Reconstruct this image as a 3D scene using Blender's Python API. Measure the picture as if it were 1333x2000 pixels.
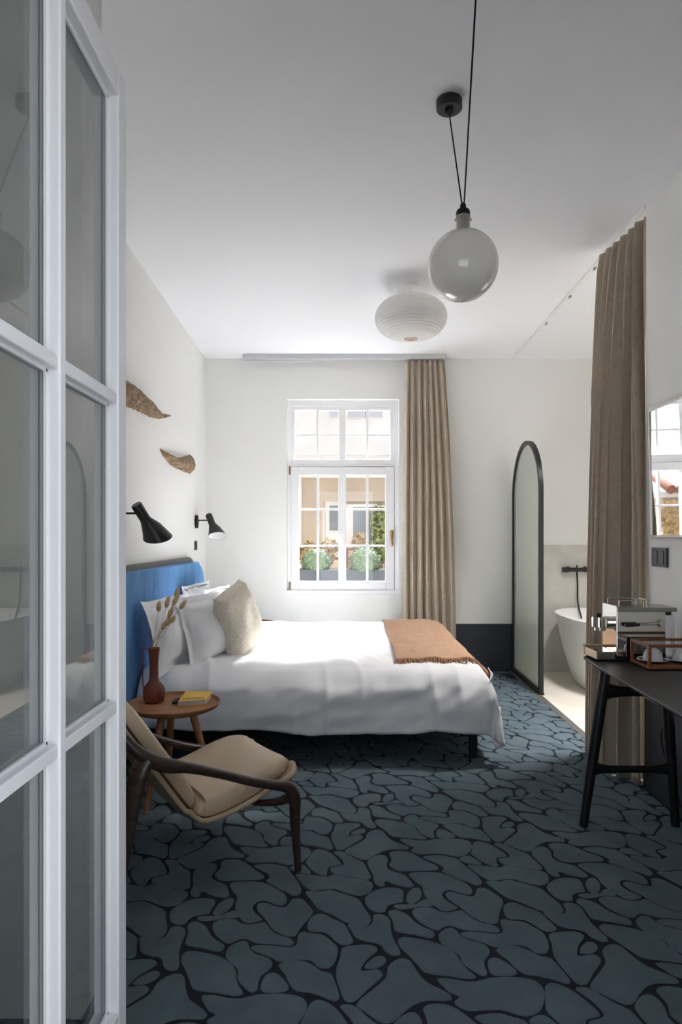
import bpy, bmesh, math, random
from mathutils import Vector, Matrix, noise
PI = math.pi
random.seed(7)
sc = bpy.context.scene
for o in list(bpy.data.objects):
    bpy.data.objects.remove(o)
C = sc.collection

# ---------------------------------------------------------------- camera, sky, sun, exposure
CZ, FOC, CX, CY = 1.324, 1280.0, 666.5, 1050.0        # eye height; focal length, principal point in px of 1333x2000
cam = bpy.data.cameras.new('camera'); camo = bpy.data.objects.new('camera', cam); C.objects.link(camo)
camo.location = (0, 0, CZ); camo.rotation_euler = (PI/2, 0, 0)
cam.sensor_fit = 'AUTO'; cam.sensor_width = 36; cam.lens = FOC/2000*36
cam.shift_x = 0.0; cam.shift_y = (CY-1000)/2000*1.0
cam.clip_start = 0.05; cam.clip_end = 200
sc.camera = camo

world = bpy.data.worlds.new('sky'); sc.world = world; world.use_nodes = True
wn = world.node_tree; wn.nodes.clear()
wo = wn.nodes.new('ShaderNodeOutputWorld'); wb = wn.nodes.new('ShaderNodeBackground')
wb.inputs[0].default_value = (0.86, 0.93, 1.0, 1); wb.inputs[1].default_value = 3.3
wn.links.new(wb.outputs[0], wo.inputs[0])

sun = bpy.data.lights.new('sun', 'SUN'); suno = bpy.data.objects.new('sun', sun); C.objects.link(suno)
sun.energy = 164.0; sun.angle = math.radians(14); sun.color = (1.0, 0.99, 0.985)
suno.rotation_euler = Vector((-0.22, -1.0, -0.90)).to_track_quat('-Z', 'Y').to_euler()

def portal(name, loc, sx, sz, facing):
    l = bpy.data.lights.new(name, 'AREA'); l.shape = 'RECTANGLE'; l.size = sx; l.size_y = sz
    l.cycles.is_portal = True
    o = bpy.data.objects.new(name, l); C.objects.link(o); o.location = loc
    o.rotation_euler = Vector(facing).to_track_quat('-Z', 'Z').to_euler()
portal('portal_back', (0.02, 6.9, 1.73), 1.2, 2.0, (0, -1, 0))
portal('portal_front', (0.09, 0.40, 1.33), 1.1, 1.9, (0, 1, 0))

vs = sc.view_settings
sc.display_settings.display_device = 'sRGB'
vs.view_transform = 'Standard'; vs.look = 'None'; vs.gamma = 1.0; vs.use_curve_mapping = False
vs.exposure = -0.75
sc.cycles.max_bounces = 10; sc.cycles.diffuse_bounces = 7; sc.cycles.glossy_bounces = 5
sc.cycles.transparent_max_bounces = 16; sc.cycles.transmission_bounces = 6
sc.cycles.use_denoising = True
sc.cycles.sample_clamp_indirect = 60.0
sc.cycles.caustics_reflective = False; sc.cycles.caustics_refractive = False

# ---------------------------------------------------------------- helpers
def P(px, py, Y):
    return Vector(((px-CX)*Y/FOC, Y, CZ-(py-CY)*Y/FOC))
def PF(px, py):
    Y = CZ*FOC/(py-CY); return Vector(((px-CX)*Y/FOC, Y, 0))
def wl(Y): return -1.221-0.0191*Y          # left wall X at depth Y
def wr(Y): return 1.536+0.02695*Y          # right wall / bathroom line X at depth Y
YB = 6.51                                   # back wall
HC = 3.10                                   # ceiling

def srgb(r, g, b):
    f = lambda c: (c/255/12.92) if c/255 <= .04045 else ((c/255+.055)/1.055)**2.4
    return (f(r), f(g), f(b), 1)

def mat(name, col, rough=.6, metal=0, col2=None, nscale=20, bump=0, bscale=None, coat=0, sheen=0, stretch=None, spec=.5, detail=4):
    m = bpy.data.materials.new(name); m.use_nodes = True
    nt = m.node_tree; b = nt.nodes['Principled BSDF']
    b.inputs['Base Color'].default_value = col; b.inputs['Roughness'].default_value = rough
    b.inputs['Metallic'].default_value = metal; b.inputs['Specular IOR Level'].default_value = spec
    if coat: b.inputs['Coat Weight'].default_value = coat; b.inputs['Coat Roughness'].default_value = .05
    if sheen: b.inputs['Sheen Weight'].default_value = sheen
    tc = nt.nodes.new('ShaderNodeTexCoord'); mp = nt.nodes.new('ShaderNodeMapping')
    nt.links.new(tc.outputs['Object'], mp.inputs[0])
    if stretch: mp.inputs['Scale'].default_value = stretch
    if col2:
        n = nt.nodes.new('ShaderNodeTexNoise'); n.inputs['Scale'].default_value = nscale; n.inputs['Detail'].default_value = detail
        cr = nt.nodes.new('ShaderNodeValToRGB'); cr.color_ramp.elements[0].position = .35; cr.color_ramp.elements[1].position = .65
        cr.color_ramp.elements[0].color = col; cr.color_ramp.elements[1].color = col2
        nt.links.new(mp.outputs[0], n.inputs['Vector']); nt.links.new(n.outputs['Fac'], cr.inputs[0])
        nt.links.new(cr.outputs[0], b.inputs['Base Color'])
    if bump:
        n = nt.nodes.new('ShaderNodeTexNoise'); n.inputs['Scale'].default_value = bscale or nscale*4; n.inputs['Detail'].default_value = 3
        bp = nt.nodes.new('ShaderNodeBump'); bp.inputs['Strength'].default_value = bump; bp.inputs['Distance'].default_value = .01
        nt.links.new(mp.outputs[0], n.inputs['Vector']); nt.links.new(n.outputs['Fac'], bp.inputs['Height'])
        nt.links.new(bp.outputs[0], b.inputs['Normal'])
    return m

def glass_mat(name, tint=(1, 1, 1, 1), ior=1.5, frost=None):
    m = bpy.data.materials.new(name); m.use_nodes = True; nt = m.node_tree; nt.nodes.clear()
    o = nt.nodes.new('ShaderNodeOutputMaterial'); mx = nt.nodes.new('ShaderNodeMixShader')
    tr = nt.nodes.new('ShaderNodeBsdfTransparent'); tr.inputs[0].default_value = tint
    gl = nt.nodes.new('ShaderNodeBsdfGlossy'); gl.inputs['Roughness'].default_value = .01
    fr = nt.nodes.new('ShaderNodeFresnel'); ge = nt.nodes.new('ShaderNodeNewGeometry'); mr = nt.nodes.new('ShaderNodeMapRange')
    mr.inputs['To Min'].default_value = ior; mr.inputs['To Max'].default_value = 1/ior    # same reflectance from both sides of a face
    nt.links.new(ge.outputs['Backfacing'], mr.inputs['Value']); nt.links.new(mr.outputs[0], fr.inputs[0])
    base = tr
    if frost:
        tl = nt.nodes.new('ShaderNodeBsdfTranslucent'); tl.inputs[0].default_value = frost[1]
        df = nt.nodes.new('ShaderNodeBsdfDiffuse'); df.inputs[0].default_value = frost[1]
        m1 = nt.nodes.new('ShaderNodeMixShader'); m1.inputs[0].default_value = .35
        nt.links.new(tl.outputs[0], m1.inputs[1]); nt.links.new(df.outputs[0], m1.inputs[2])
        m2 = nt.nodes.new('ShaderNodeMixShader'); m2.inputs[0].default_value = frost[0]
        nt.links.new(tr.outputs[0], m2.inputs[1]); nt.links.new(m1.outputs[0], m2.inputs[2]); base = m2
    nt.links.new(fr.outputs[0], mx.inputs[0]); nt.links.new(base.outputs[0], mx.inputs[1]); nt.links.new(gl.outputs[0], mx.inputs[2])
    nt.links.new(mx.outputs[0], o.inputs[0])
    return m

def paper_mat(name, col):
    m = bpy.data.materials.new(name); m.use_nodes = True; nt = m.node_tree; nt.nodes.clear()
    o = nt.nodes.new('ShaderNodeOutputMaterial'); mx = nt.nodes.new('ShaderNodeMixShader'); mx.inputs[0].default_value = .35
    d = nt.nodes.new('ShaderNodeBsdfDiffuse'); t = nt.nodes.new('ShaderNodeBsdfTranslucent')
    d.inputs[0].default_value = col; t.inputs[0].default_value = col
    nt.links.new(d.outputs[0], mx.inputs[1]); nt.links.new(t.outputs[0], mx.inputs[2]); nt.links.new(mx.outputs[0], o.inputs[0])
    return m

def wpos(o):
    v = Vector((0, 0, 0))
    while o: v = v + o.location; o = o.parent
    return v

def thing(name, label, cat, loc=(0, 0, 0), group=None, rot=0):
    o = bpy.data.objects.new(name, None); C.objects.link(o); o.location = loc; o.rotation_euler = (0, 0, rot)
    o.empty_display_size = .1; o['label'] = label; o['category'] = cat
    if group: o['group'] = group
    return o
def tag(o, label=None, cat=None, group=None, kind=None):
    if label: o['label'] = label
    if cat: o['category'] = cat
    if group: o['group'] = group
    if kind: o['kind'] = kind
    return o

def obj(name, bm, m, parent=None, world=True, smooth=False, loc=None, auto=None):
    """link a bmesh as one object. world=True: the vertices are in world coordinates; the origin goes to the parent (or loc)."""
    off = Vector((0, 0, 0))
    if world and parent is not None: off = wpos(parent)
    elif world and loc is None and parent is None and bm.verts:
        mn = [min(v.co[i] for v in bm.verts) for i in range(3)]; mxx = [max(v.co[i] for v in bm.verts) for i in range(3)]
        off = Vector(((mn[0]+mxx[0])/2, (mn[1]+mxx[1])/2, mn[2])); loc = off
    elif world and loc is not None: off = Vector(loc)
    if off.length: bmesh.ops.translate(bm, verts=bm.verts, vec=-off)
    me = bpy.data.meshes.new(name)
    bmesh.ops.recalc_face_normals(bm, faces=bm.faces)
    bm.to_mesh(me); bm.free()
    for mm in (m if isinstance(m, (list, tuple)) else [m]): me.materials.append(mm)
    if smooth:
        for p in me.polygons: p.use_smooth = True
        if auto is not None: me.set_sharp_from_angle(angle=math.radians(auto))
    o = bpy.data.objects.new(name, me); C.objects.link(o)
    if parent is not None: o.parent = parent
    elif loc is not None: o.location = loc
    return o

def box(bm, x0, x1, y0, y1, z0, z1, bev=0, mi=0, rotz=0):
    vs_ = [bm.verts.new(p) for p in ((x0, y0, z0), (x1, y0, z0), (x1, y1, z0), (x0, y1, z0), (x0, y0, z1), (x1, y0, z1), (x1, y1, z1), (x0, y1, z1))]
    fs = [bm.faces.new([vs_[i] for i in f]) for f in ((0, 3, 2, 1), (4, 5, 6, 7), (0, 1, 5, 4), (1, 2, 6, 5), (2, 3, 7, 6), (3, 0, 4, 7))]
    for f in fs: f.material_index = mi
    if rotz:
        c = Vector(((x0+x1)/2, (y0+y1)/2, 0)); bmesh.ops.rotate(bm, verts=vs_, cent=c, matrix=Matrix.Rotation(rotz, 3, 'Z'))
    if bev:
        es = list({e for v in vs_ for e in v.link_edges})
        bmesh.ops.bevel(bm, geom=es, offset=bev, segments=2, affect='EDGES', profile=.5)
    return bm
def B(x0, x1, y0, y1, z0, z1, bev=0, rotz=0): return box(bmesh.new(), x0, x1, y0, y1, z0, z1, bev, 0, rotz)

def hexa(bm, pts, bev=0):
    """box from 8 corners: bottom four, top four (same order)"""
    v = [bm.verts.new(p) for p in pts]
    for f in ((0, 3, 2, 1), (4, 5, 6, 7), (0, 1, 5, 4), (1, 2, 6, 5), (2, 3, 7, 6), (3, 0, 4, 7)): bm.faces.new([v[i] for i in f])
    if bev: bmesh.ops.bevel(bm, geom=list({e for w in v for e in w.link_edges}), offset=bev, segments=2, affect='EDGES')
    return bm

def catmull(pts, n=6, closed=False):
    pts = [Vector(p) for p in pts]; out = []; L = len(pts)
    rng = range(L) if closed else range(L-1)
    for i in rng:
        p1, p2 = pts[i], pts[(i+1) % L]
        p0 = pts[(i-1) % L] if (closed or i > 0) else p1*2-p2
        p3 = pts[(i+2) % L] if (closed or i+2 < L) else p2*2-p1
        for k in range(n):
            t = k/n
            out.append(.5*((2*p1)+(p2-p0)*t+(2*p0-5*p1+4*p2-p3)*t*t+(3*p1-p0-3*p2+p3)*t**3))
    if not closed: out.append(pts[-1])
    return out

def sweep(bm, pts, rad, seg=10, cap=True, up=None):
    """tube through pts; rad = number, or per point r or (r_side, r_up); up fixes the section's up axis"""
    pts = [Vector(p) for p in pts]; n = len(pts); rings = []; pu = None
    for i, p in enumerate(pts):
        t = (pts[min(i+1, n-1)]-pts[max(i-1, 0)]).normalized()
        if up is not None: u = Vector(up)
        else: u = pu if pu is not None else (Vector((0, 0, 1)) if abs(t.z) < .9 else Vector((1, 0, 0)))
        u = (u-t*u.dot(t)).normalized(); s = t.cross(u); pu = u
        r = rad[i] if isinstance(rad, (list, tuple)) else rad
        rs, ru = r if isinstance(r, (list, tuple)) else (r, r)
        rings.append([bm.verts.new(p+s*(rs*math.cos(2*PI*k/seg))+u*(ru*math.sin(2*PI*k/seg))) for k in range(seg)])
    for a, b in zip(rings, rings[1:]):
        for k in range(seg): bm.faces.new((a[k], a[(k+1) % seg], b[(k+1) % seg], b[k]))
    if cap: bm.faces.new(rings[0][::-1]); bm.faces.new(rings[-1])
    return bm
def smooth_path(pts, rad, n=6):
    """catmull both the points and the radii"""
    r = [x if isinstance(x, (list, tuple)) else (x, x) for x in rad]
    P6 = catmull(pts, n); R = catmull([Vector((a, b, 0)) for a, b in r], n)
    return P6, [(max(q.x, .001), max(q.y, .001)) for q in R]

def lathe(bm, prof, c=(0, 0, 0), seg=32, mtx=None):
    rings = []
    for r, z in prof:
        if r < 1e-5:
            rings.append([bm.verts.new((0, 0, z))])
        else: rings.append([bm.verts.new((r*math.cos(2*PI*k/seg), r*math.sin(2*PI*k/seg), z)) for k in range(seg)])
    for a, b in zip(rings, rings[1:]):
        for k in range(seg):
            k2 = (k+1) % seg
            if len(a) == 1 and len(b) == 1: continue
            if len(a) == 1: bm.faces.new((a[0], b[k], b[k2]))
            elif len(b) == 1: bm.faces.new((a[k], a[k2], b[0]))
            else: bm.faces.new((a[k], a[k2], b[k2], b[k]))
    vv = [v for r in rings for v in r]
    if mtx is not None: bmesh.ops.transform(bm, matrix=mtx, verts=vv)
    bmesh.ops.translate(bm, verts=vv, vec=Vector(c))
    return bm

def prism(bm, outline, depth_vec):
    """closed outline (3d points) extruded by a vector"""
    a = [bm.verts.new(p) for p in outline]; b = [bm.verts.new(Vector(p)+Vector(depth_vec)) for p in outline]
    bm.faces.new(a[::-1]); bm.faces.new(b); n = len(a)
    for i in range(n): bm.faces.new((a[i], a[(i+1) % n], b[(i+1) % n], b[i]))
    return bm

def grid(bm, nu, nv, f, mi=0):
    V = [[bm.verts.new(f(i/nu, j/nv)) for j in range(nv+1)] for i in range(nu+1)]
    for i in range(nu):
        for j in range(nv):
            fc = bm.faces.new((V[i][j], V[i+1][j], V[i+1][j+1], V[i][j+1])); fc.material_index = mi
    return V

def solidify(o, t, off=-1):
    m = o.modifiers.new('s', 'SOLIDIFY'); m.thickness = t; m.offset = off
def frame_m(x, y, z, o):
    m = Matrix((x, y, z)).transposed().to_4x4(); m.translation = Vector(o); return m
def N(p, s=1.0, seed=0): return noise.noise(Vector(p)*s+Vector((seed*7.3, seed*3.1, seed*1.7)))

# ---------------------------------------------------------------- materials
M = {}
M['wall'] = mat('off_white_plaster', srgb(236, 236, 234), .85, bump=.05, bscale=60)
M['ceil'] = mat('white_ceiling_paint', srgb(242, 243, 247), .9, bump=.03, bscale=60)
M['navy'] = mat('navy_dado_paint', srgb(38, 42, 54), .55)
M['white'] = mat('white_lacquer', srgb(238, 238, 240), .35)
M['leafwhite'] = mat('white_frame_paint', srgb(226, 226, 230), .35, bump=.04, bscale=90)
M['glass'] = glass_mat('window_glass', (.97, .98, .98, 1))
M['dglass'] = glass_mat('double_glazing', (.80, .82, .82, 1), ior=1.62)
M['railgrey'] = mat('pale_grey_rail', srgb(196, 197, 200), .5)
M['frost'] = glass_mat('reeded_glass', (.88, .92, .89, 1), ior=1.5, frost=(.62, srgb(222, 227, 222)))
M['black'] = mat('black_powder_coat', srgb(22, 22, 24), .42)
M['blacklamp'] = mat('black_lamp_lacquer', srgb(24, 24, 26), .33)
M['lampin'] = mat('white_lamp_lining', srgb(240, 240, 240), .5)
M['carpet_line'] = mat('dark_navy_carpet', srgb(40, 43, 52), .95, col2=srgb(46, 49, 60), nscale=8, bump=.4, bscale=400, spec=.1)
M['carpet'] = mat('teal_grey_carpet', srgb(88, 103, 112), .95, col2=srgb(100, 115, 123), nscale=5, bump=.5, bscale=380, spec=.1, detail=6)
M['edge'] = mat('grey_carpet_edging', srgb(92, 90, 88), .9, bump=.4, bscale=300)
M['screed'] = mat('pale_microcement', srgb(226, 222, 214), .55, col2=srgb(214, 207, 196), nscale=2.5, bump=.05, bscale=40)
M['stone'] = mat('grey_white_stone', srgb(205, 203, 197), .5, col2=srgb(192, 189, 183), nscale=6, bump=.08, bscale=30, detail=8)
M['linen'] = mat('white_cotton', srgb(247, 247, 249), .85, bump=.12, bscale=500, sheen=.1)
M['beige'] = mat('beige_boucle', srgb(246, 238, 224), .95, col2=srgb(232, 219, 198), nscale=60, bump=.9, bscale=170, sheen=.2)
M['throw'] = mat('tan_wool_throw', srgb(200, 160, 128), .95, col2=srgb(190, 148, 116), nscale=9, bump=.6, bscale=260, sheen=.2, stretch=(3, 1, 1))
M['velvet'] = mat('blue_velvet', srgb(62, 126, 186), .85, col2=srgb(88, 150, 206), nscale=3.5, bump=.1, bscale=200, sheen=.12, stretch=(1, 2.2, .8), detail=6)
M['greywood'] = mat('grey_painted_wood', srgb(120, 116, 112), .6)
M['oak'] = mat('warm_oak', srgb(170, 118, 74), .5, col2=srgb(142, 94, 56), nscale=5, stretch=(2, 14, 2), bump=.05)
M['paleoak'] = mat('pale_oak', srgb(206, 178, 148), .55, col2=srgb(190, 160, 130), nscale=5, stretch=(2, 12, 2))
M['teak'] = mat('teak', srgb(150, 92, 54), .45, col2=srgb(120, 70, 40), nscale=6, stretch=(3, 10, 10))
M['walnut'] = mat('dark_walnut', srgb(64, 46, 40), .33, col2=srgb(44, 31, 28), nscale=6, stretch=(3, 3, 12), coat=.2)
M['leather'] = mat('beige_leather', srgb(196, 176, 150), .42, col2=srgb(186, 165, 138), nscale=4, bump=.06, bscale=180)
M['leatherdark'] = mat('beige_leather_shell', srgb(180, 158, 132), .5)
M['terracotta'] = mat('brown_red_ceramic', srgb(118, 60, 44), .45, col2=srgb(108, 54, 40), nscale=12)
M['straw'] = mat('dried_grass', srgb(222, 200, 162), .9, col2=srgb(204, 176, 136), nscale=60, bump=.5, bscale=300)
M['yellow'] = mat('yellow_cover', srgb(226, 178, 44), .5)
M['ink'] = mat('dark_ink', srgb(70, 52, 20), .6)
M['pages'] = mat('page_edges', srgb(205, 202, 200), .8, bump=.3, bscale=300, stretch=(1, 1, 20))
M['curtain'] = mat('taupe_curtain', srgb(186, 173, 156), .9, col2=srgb(176, 163, 146), nscale=30, bump=.25, bscale=350, sheen=.15)
M['opal'] = mat('opal_glass', srgb(250, 246, 240), .12, coat=1.0)
M['nickel'] = mat('brushed_nickel', srgb(190, 186, 180), .28, metal=1)
M['chrome'] = mat('polished_steel', srgb(225, 222, 216), .05, metal=1)
M['steel'] = mat('satin_steel', srgb(170, 168, 162), .3, metal=1)
M['cord'] = mat('black_cord', srgb(20, 20, 20), .7)
M['paper'] = paper_mat('rice_paper', srgb(250, 249, 248))
M['bark'] = mat('weathered_driftwood', srgb(176, 152, 122), .9, col2=srgb(112, 88, 64), nscale=9, stretch=(1, 1.5, 9), bump=.9, bscale=40, detail=8)
M['tub'] = mat('matt_white_bath', srgb(232, 232, 230), .35)
M['desk'] = mat('blackened_oak', srgb(46, 43, 42), .42, col2=srgb(34, 32, 32), nscale=8, stretch=(8, 1.5, 1), bump=.05, spec=.55)
M['mirror'] = mat('mirror_glass', (.9, .9, .9, 1), .015, metal=1)
M['socket'] = mat('graphite_plastic', srgb(70, 68, 72), .4)
M['socketdark'] = mat('dark_socket_gap', srgb(22, 22, 24), .5)
M['china'] = mat('pale_grey_china', srgb(214, 216, 216), .15, coat=.6)
M['saucer'] = mat('dark_glazed_saucer', srgb(70, 66, 64), .2, coat=.4)
M['facade'] = mat('beige_render', srgb(212, 196, 176), .9, col2=srgb(200, 184, 166), nscale=1.5, detail=8)
M['facadew'] = mat('white_render', srgb(242, 240, 236), .9, col2=srgb(232, 230, 226), nscale=2)
M['shutter'] = mat('grey_shutter', srgb(120, 122, 130), .6)
M['darkglass'] = mat('dark_far_window', srgb(120, 124, 130), .15)
M['paleglass'] = mat('pale_far_window', srgb(196, 198, 206), .2)
M['planter'] = mat('anthracite_planter', srgb(60, 62, 68), .6)
M['soil'] = mat('soil', srgb(60, 48, 40), .95)
M['box'] = mat('boxwood_leaves', srgb(112, 126, 98), .7, col2=srgb(82, 100, 72), nscale=30)
M['vine'] = mat('yellow_green_leaves', srgb(170, 174, 116), .7, col2=srgb(136, 146, 96), nscale=12)
M['autumn'] = mat('orange_leaves', srgb(206, 166, 124), .7, col2=srgb(186, 172, 122), nscale=12)
M['rooftile'] = mat('terracotta_tiles', srgb(170, 112, 92), .85, col2=srgb(140, 96, 84), nscale=6)
M['street'] = mat('dark_paving', srgb(84, 84, 84), .9)
M['brass'] = mat('brass', srgb(196, 150, 90), .3, metal=1)
M['foot'] = mat('old_hinge', srgb(150, 122, 92), .5, metal=.5)

# ---------------------------------------------------------------- setting: floor, ceiling, walls
# carpet: one repeat of the woven pattern, traced; crops are 4.443 px per px with these origins
OA, OB, OC, OD = (600, 1600), (860, 1600), (600, 1760), (860, 1760)
CELLS = [
 (OA, "250,50 330,40 420,38 465,55 440,75 395,100 355,140 380,148 450,140 485,155 470,175 400,215 330,260 290,270 255,262 235,225 212,175 215,130 235,95"),
 (OA, "380,132 410,105 460,85 500,88 508,105 480,125 430,135"),
 (OA, "520,130 560,105 610,95 655,105 690,145 740,190 820,220 880,245 870,265 800,265 730,265 660,280 590,315 540,345 480,352 420,330 370,305 330,285 345,265 420,225 500,180 515,155"),
 (OA, "590,20 620,5 700,10 800,25 870,45 940,80 960,110 1000,145 1040,170 990,178 900,168 800,160 740,150 700,120 650,80 605,50"),
 (OD, "10,270 60,240 110,240 145,265 175,300 240,340 320,360 390,385 430,430 415,475 380,520 390,580 410,630 370,650 310,620 240,575 190,530 180,490 150,455 90,425 30,385 0,350 -10,300"),
 (OD, "420,520 450,498 500,500 560,530 620,570 665,615 650,640 590,650 510,650 450,635 425,590"),
 (OB, "25,60 80,45 160,45 220,60 290,85 350,95 390,130 440,180 420,198 340,180 260,165 190,160 140,140 90,100"),
 (OB, "-345,180 -275,178 -195,188 -115,190 -35,176 60,172 160,175 240,190 275,220 270,260 240,300 190,320 130,325 60,310 0,300 -100,302 -170,305 -230,290 -255,270 -220,250 -270,235 -310,210"),
 (OB, "290,210 330,195 400,210 470,240 540,285 580,320 540,330 490,340 490,375 505,405 480,412 420,395 360,365 300,325 275,300 280,260"),
 (OB, "465,222 500,212 560,222 620,250 690,280 760,305 810,350 870,405 885,430 850,442 760,428 660,410 560,395 520,370 510,348 560,340 605,325 590,300 540,262"),
 (OB, "165,345 210,325 260,325 310,350 360,385 340,398 270,388 200,370"),
 (OB, "-150,332 -90,320 0,316 70,330 140,345 190,385 250,430 310,480 360,540 345,570 300,572 240,545 175,525 95,487 20,455 38,430 0,398 -80,365"),
 (OB, "240,400 320,405 400,410 520,425 560,405 660,418 780,440 880,455 930,480 945,520 930,555 870,575 800,565 720,545 640,522 570,520 480,535 420,525 350,490 290,445"),
 (OA, "525,375 560,340 620,315 670,315 700,345 700,380 690,410 720,445 790,470 850,490 890,530 925,575 890,592 820,582 740,560 700,540 670,545 675,580 640,585 600,565 580,530 580,490 550,440"),
 (OA, "715,295 760,280 830,280 900,295 970,330 1040,370 1120,405 1140,430 1100,445 1000,448 880,452 790,450 740,425 715,395 735,355 725,325"),
 (OB, "-270,480 -215,465 -105,462 -5,470 80,495 160,530 230,565 275,610 270,650 230,655 170,640 100,620 50,620 20,645 30,690 80,730 150,770 110,790 50,800 0,785 -50,750 -110,690 -140,640 -150,590 -210,545 -250,510"),
 (OA, "505,700 530,660 590,625 670,602 750,600 815,610 838,640 830,690 830,720 770,730 710,745 690,770 680,800 640,810 580,800 530,765"),
 (OA, "865,680 880,640 920,605 970,600 992,630 985,680 950,720 910,738 870,725"),
 (OA, "755,755 800,745 880,745 950,742 990,715 1040,700 1070,720 1095,750 1050,762 970,760 900,775 830,783 780,775"),
 (OC, "710,95 750,78 800,90 860,115 900,150 950,195 1020,235 1090,265 1105,295 1080,320 1010,310 920,290 820,275 765,255 755,210 740,160 715,125"),
 (OD, "-240,100 -225,75 -175,60 -75,62 -15,90 60,105 130,95 190,85 240,125 300,165 380,195 450,210 500,235 515,260 480,275 400,265 300,258 200,250 130,225 70,215 20,235 -10,255 -60,245 -130,210 -200,160"),
 (OB, "50,650 90,635 160,650 240,672 290,675 310,650 320,610 370,600 420,615 480,655 540,700 545,740 520,800 505,860 500,901 440,906 350,881 270,841 210,791 150,745 80,700"),
 (OB, "400,550 440,540 520,545 590,530 660,545 740,565 830,590 890,615 930,650 990,700 1040,740 1070,790 1055,820 1010,825 940,808 860,790 780,755 690,720 600,690 540,655 480,610"),
 (OD, "555,90 560,40 610,15 670,25 740,55 820,80 880,110 930,160 990,215 1010,245 980,262 920,262 860,235 790,190 730,165 660,160 590,150"),
 (OD, "180,285 230,272 330,275 430,285 500,290 550,272 535,220 525,175 560,162 620,175 700,180 770,205 830,240 890,275 925,330 940,390 930,440 890,457 820,445 760,405 700,385 630,385 560,398 470,400 400,370 300,340 220,315"),
 (OC, "575,130 620,118 680,130 720,170 725,220 735,290 760,350 800,420 810,460 770,475 720,465 670,430 645,390 600,365 530,355 460,335 420,310 385,255 355,210 400,205 470,225 540,220 575,180"),
]
LA, LB = Vector((.690, .072, 0)), Vector((-.029, .907, 0))
bm = bmesh.new()
YF = .62
fl = [Vector((wl(YF), YF, 0)), Vector((wr(YF), YF, 0)), Vector((wr(YB), YB, 0)), Vector((wl(YB), YB, 0))]
f0 = bm.faces.new([bm.verts.new(p) for p in fl]); f0.material_index = 0
cells = []
for (ox, oy), s in CELLS:
    pts = [PF(ox+float(a)/4.443, oy+float(b)/4.443) for a, b in (q.split(',') for q in s.split())]
    cells.append(catmull(pts, 2, closed=True))
bc = bmesh.new()
for i in range(-6, 6):
    for j in range(-3, 7):
        sh = LA*i+LB*j
        for cpts in cells:
            q = [p+sh for p in cpts]; c = sum(q, Vector())/len(q)
            if c.y < YF-.3 or c.y > YB+.3 or c.x < wl(c.y)-.3 or c.x > wr(c.y)+.25: continue
            lo = [bc.verts.new(p-(c-p).normalized()*.0015+Vector((0, 0, .0003))) for p in q]
            hi = [bc.verts.new(p+(c-p).normalized()*.0005+Vector((0, 0, .0028))) for p in q]
            n = len(q)
            for k in range(n): bc.faces.new((lo[k], lo[(k+1) % n], hi[(k+1) % n], hi[k]))
            bc.faces.new(hi)
def clip(b, co, no):
    bmesh.ops.bisect_plane(b, geom=b.verts[:]+b.edges[:]+b.faces[:], plane_co=co, plane_no=no, clear_outer=True)
wrn = Vector((1, -.02695, 0)).normalized(); wln = Vector((-1, -.0191, 0)).normalized()
clip(bc, Vector((wr(0)-.035, 0, 0)), wrn); clip(bc, Vector((wl(0)+.005, 0, 0)), wln)
clip(bc, Vector((0, YF+.005, 0)), Vector((0, -1, 0))); clip(bc, Vector((0, YB-.005, 0)), Vector((0, 1, 0)))
for f in bc.faces: f.material_index = 1
tmp = bpy.data.meshes.new('t'); bc.to_mesh(tmp); bc.free(); bm.from_mesh(tmp)
bm.normal_update()
me = bpy.data.meshes.new('floor'); bm.to_mesh(me); bm.free()
me.materials.append(M['carpet_line']); me.materials.append(M['carpet'])
floor = bpy.data.objects.new('floor', me); C.objects.link(floor); floor['kind'] = 'structure'; floor['label'] = 'teal grey carpet with dark veined pattern'
def struct(name, bm, m, parent=None, **k):
    o = obj(name, bm, m, parent, **k)
    if parent is None: o['kind'] = 'structure'
    return o
# edging strip of the carpet along the bathroom and at the far wall
struct('trim_1', hexa(bmesh.new(), [(wr(3.5)-.05, 3.5, 0), (wr(3.5), 3.5, 0), (wr(YB), YB, 0), (wr(YB)-.05, YB, 0),
       (wr(3.5)-.05, 3.5, .004), (wr(3.5), 3.5, .004), (wr(YB), YB, .004), (wr(YB)-.05, YB, .004)]), M['edge'])
XR = 3.4                                    # bathroom far side
struct('floor', hexa(bmesh.new(), [(wr(3.3), 3.3, -.1), (XR, 3.3, -.1), (XR, YB, -.1), (wr(YB), YB, -.1), (wr(3.3), 3.3, .001), (XR, 3.3, .001), (XR, YB, .001), (wr(YB), YB, .001)]), M['screed'])
struct('floor', B(-1.6, 3.6, .3, 6.9, -.3, -.1), M['street'])
struct('ceiling', B(-1.7, 3.7, .35, 6.9, HC, HC+.2), M['ceil'])
def skew_wall(fx, y0, y1, z0, z1, t):
    return hexa(bmesh.new(), [(fx(y0), y0, z0), (fx(y0)+t, y0, z0), (fx(y1)+t, y1, z0), (fx(y1), y1, z0), (fx(y0), y0, z1), (fx(y0)+t, y0, z1), (fx(y1)+t, y1, z1), (fx(y1), y1, z1)])
struct('wall_left', skew_wall(wl, .35, 6.9, -.1, HC, -.25), M['wall'])
struct('wall_right', skew_wall(wr, .35, 3.498, -.1, HC, .16), M['wall'])
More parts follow.
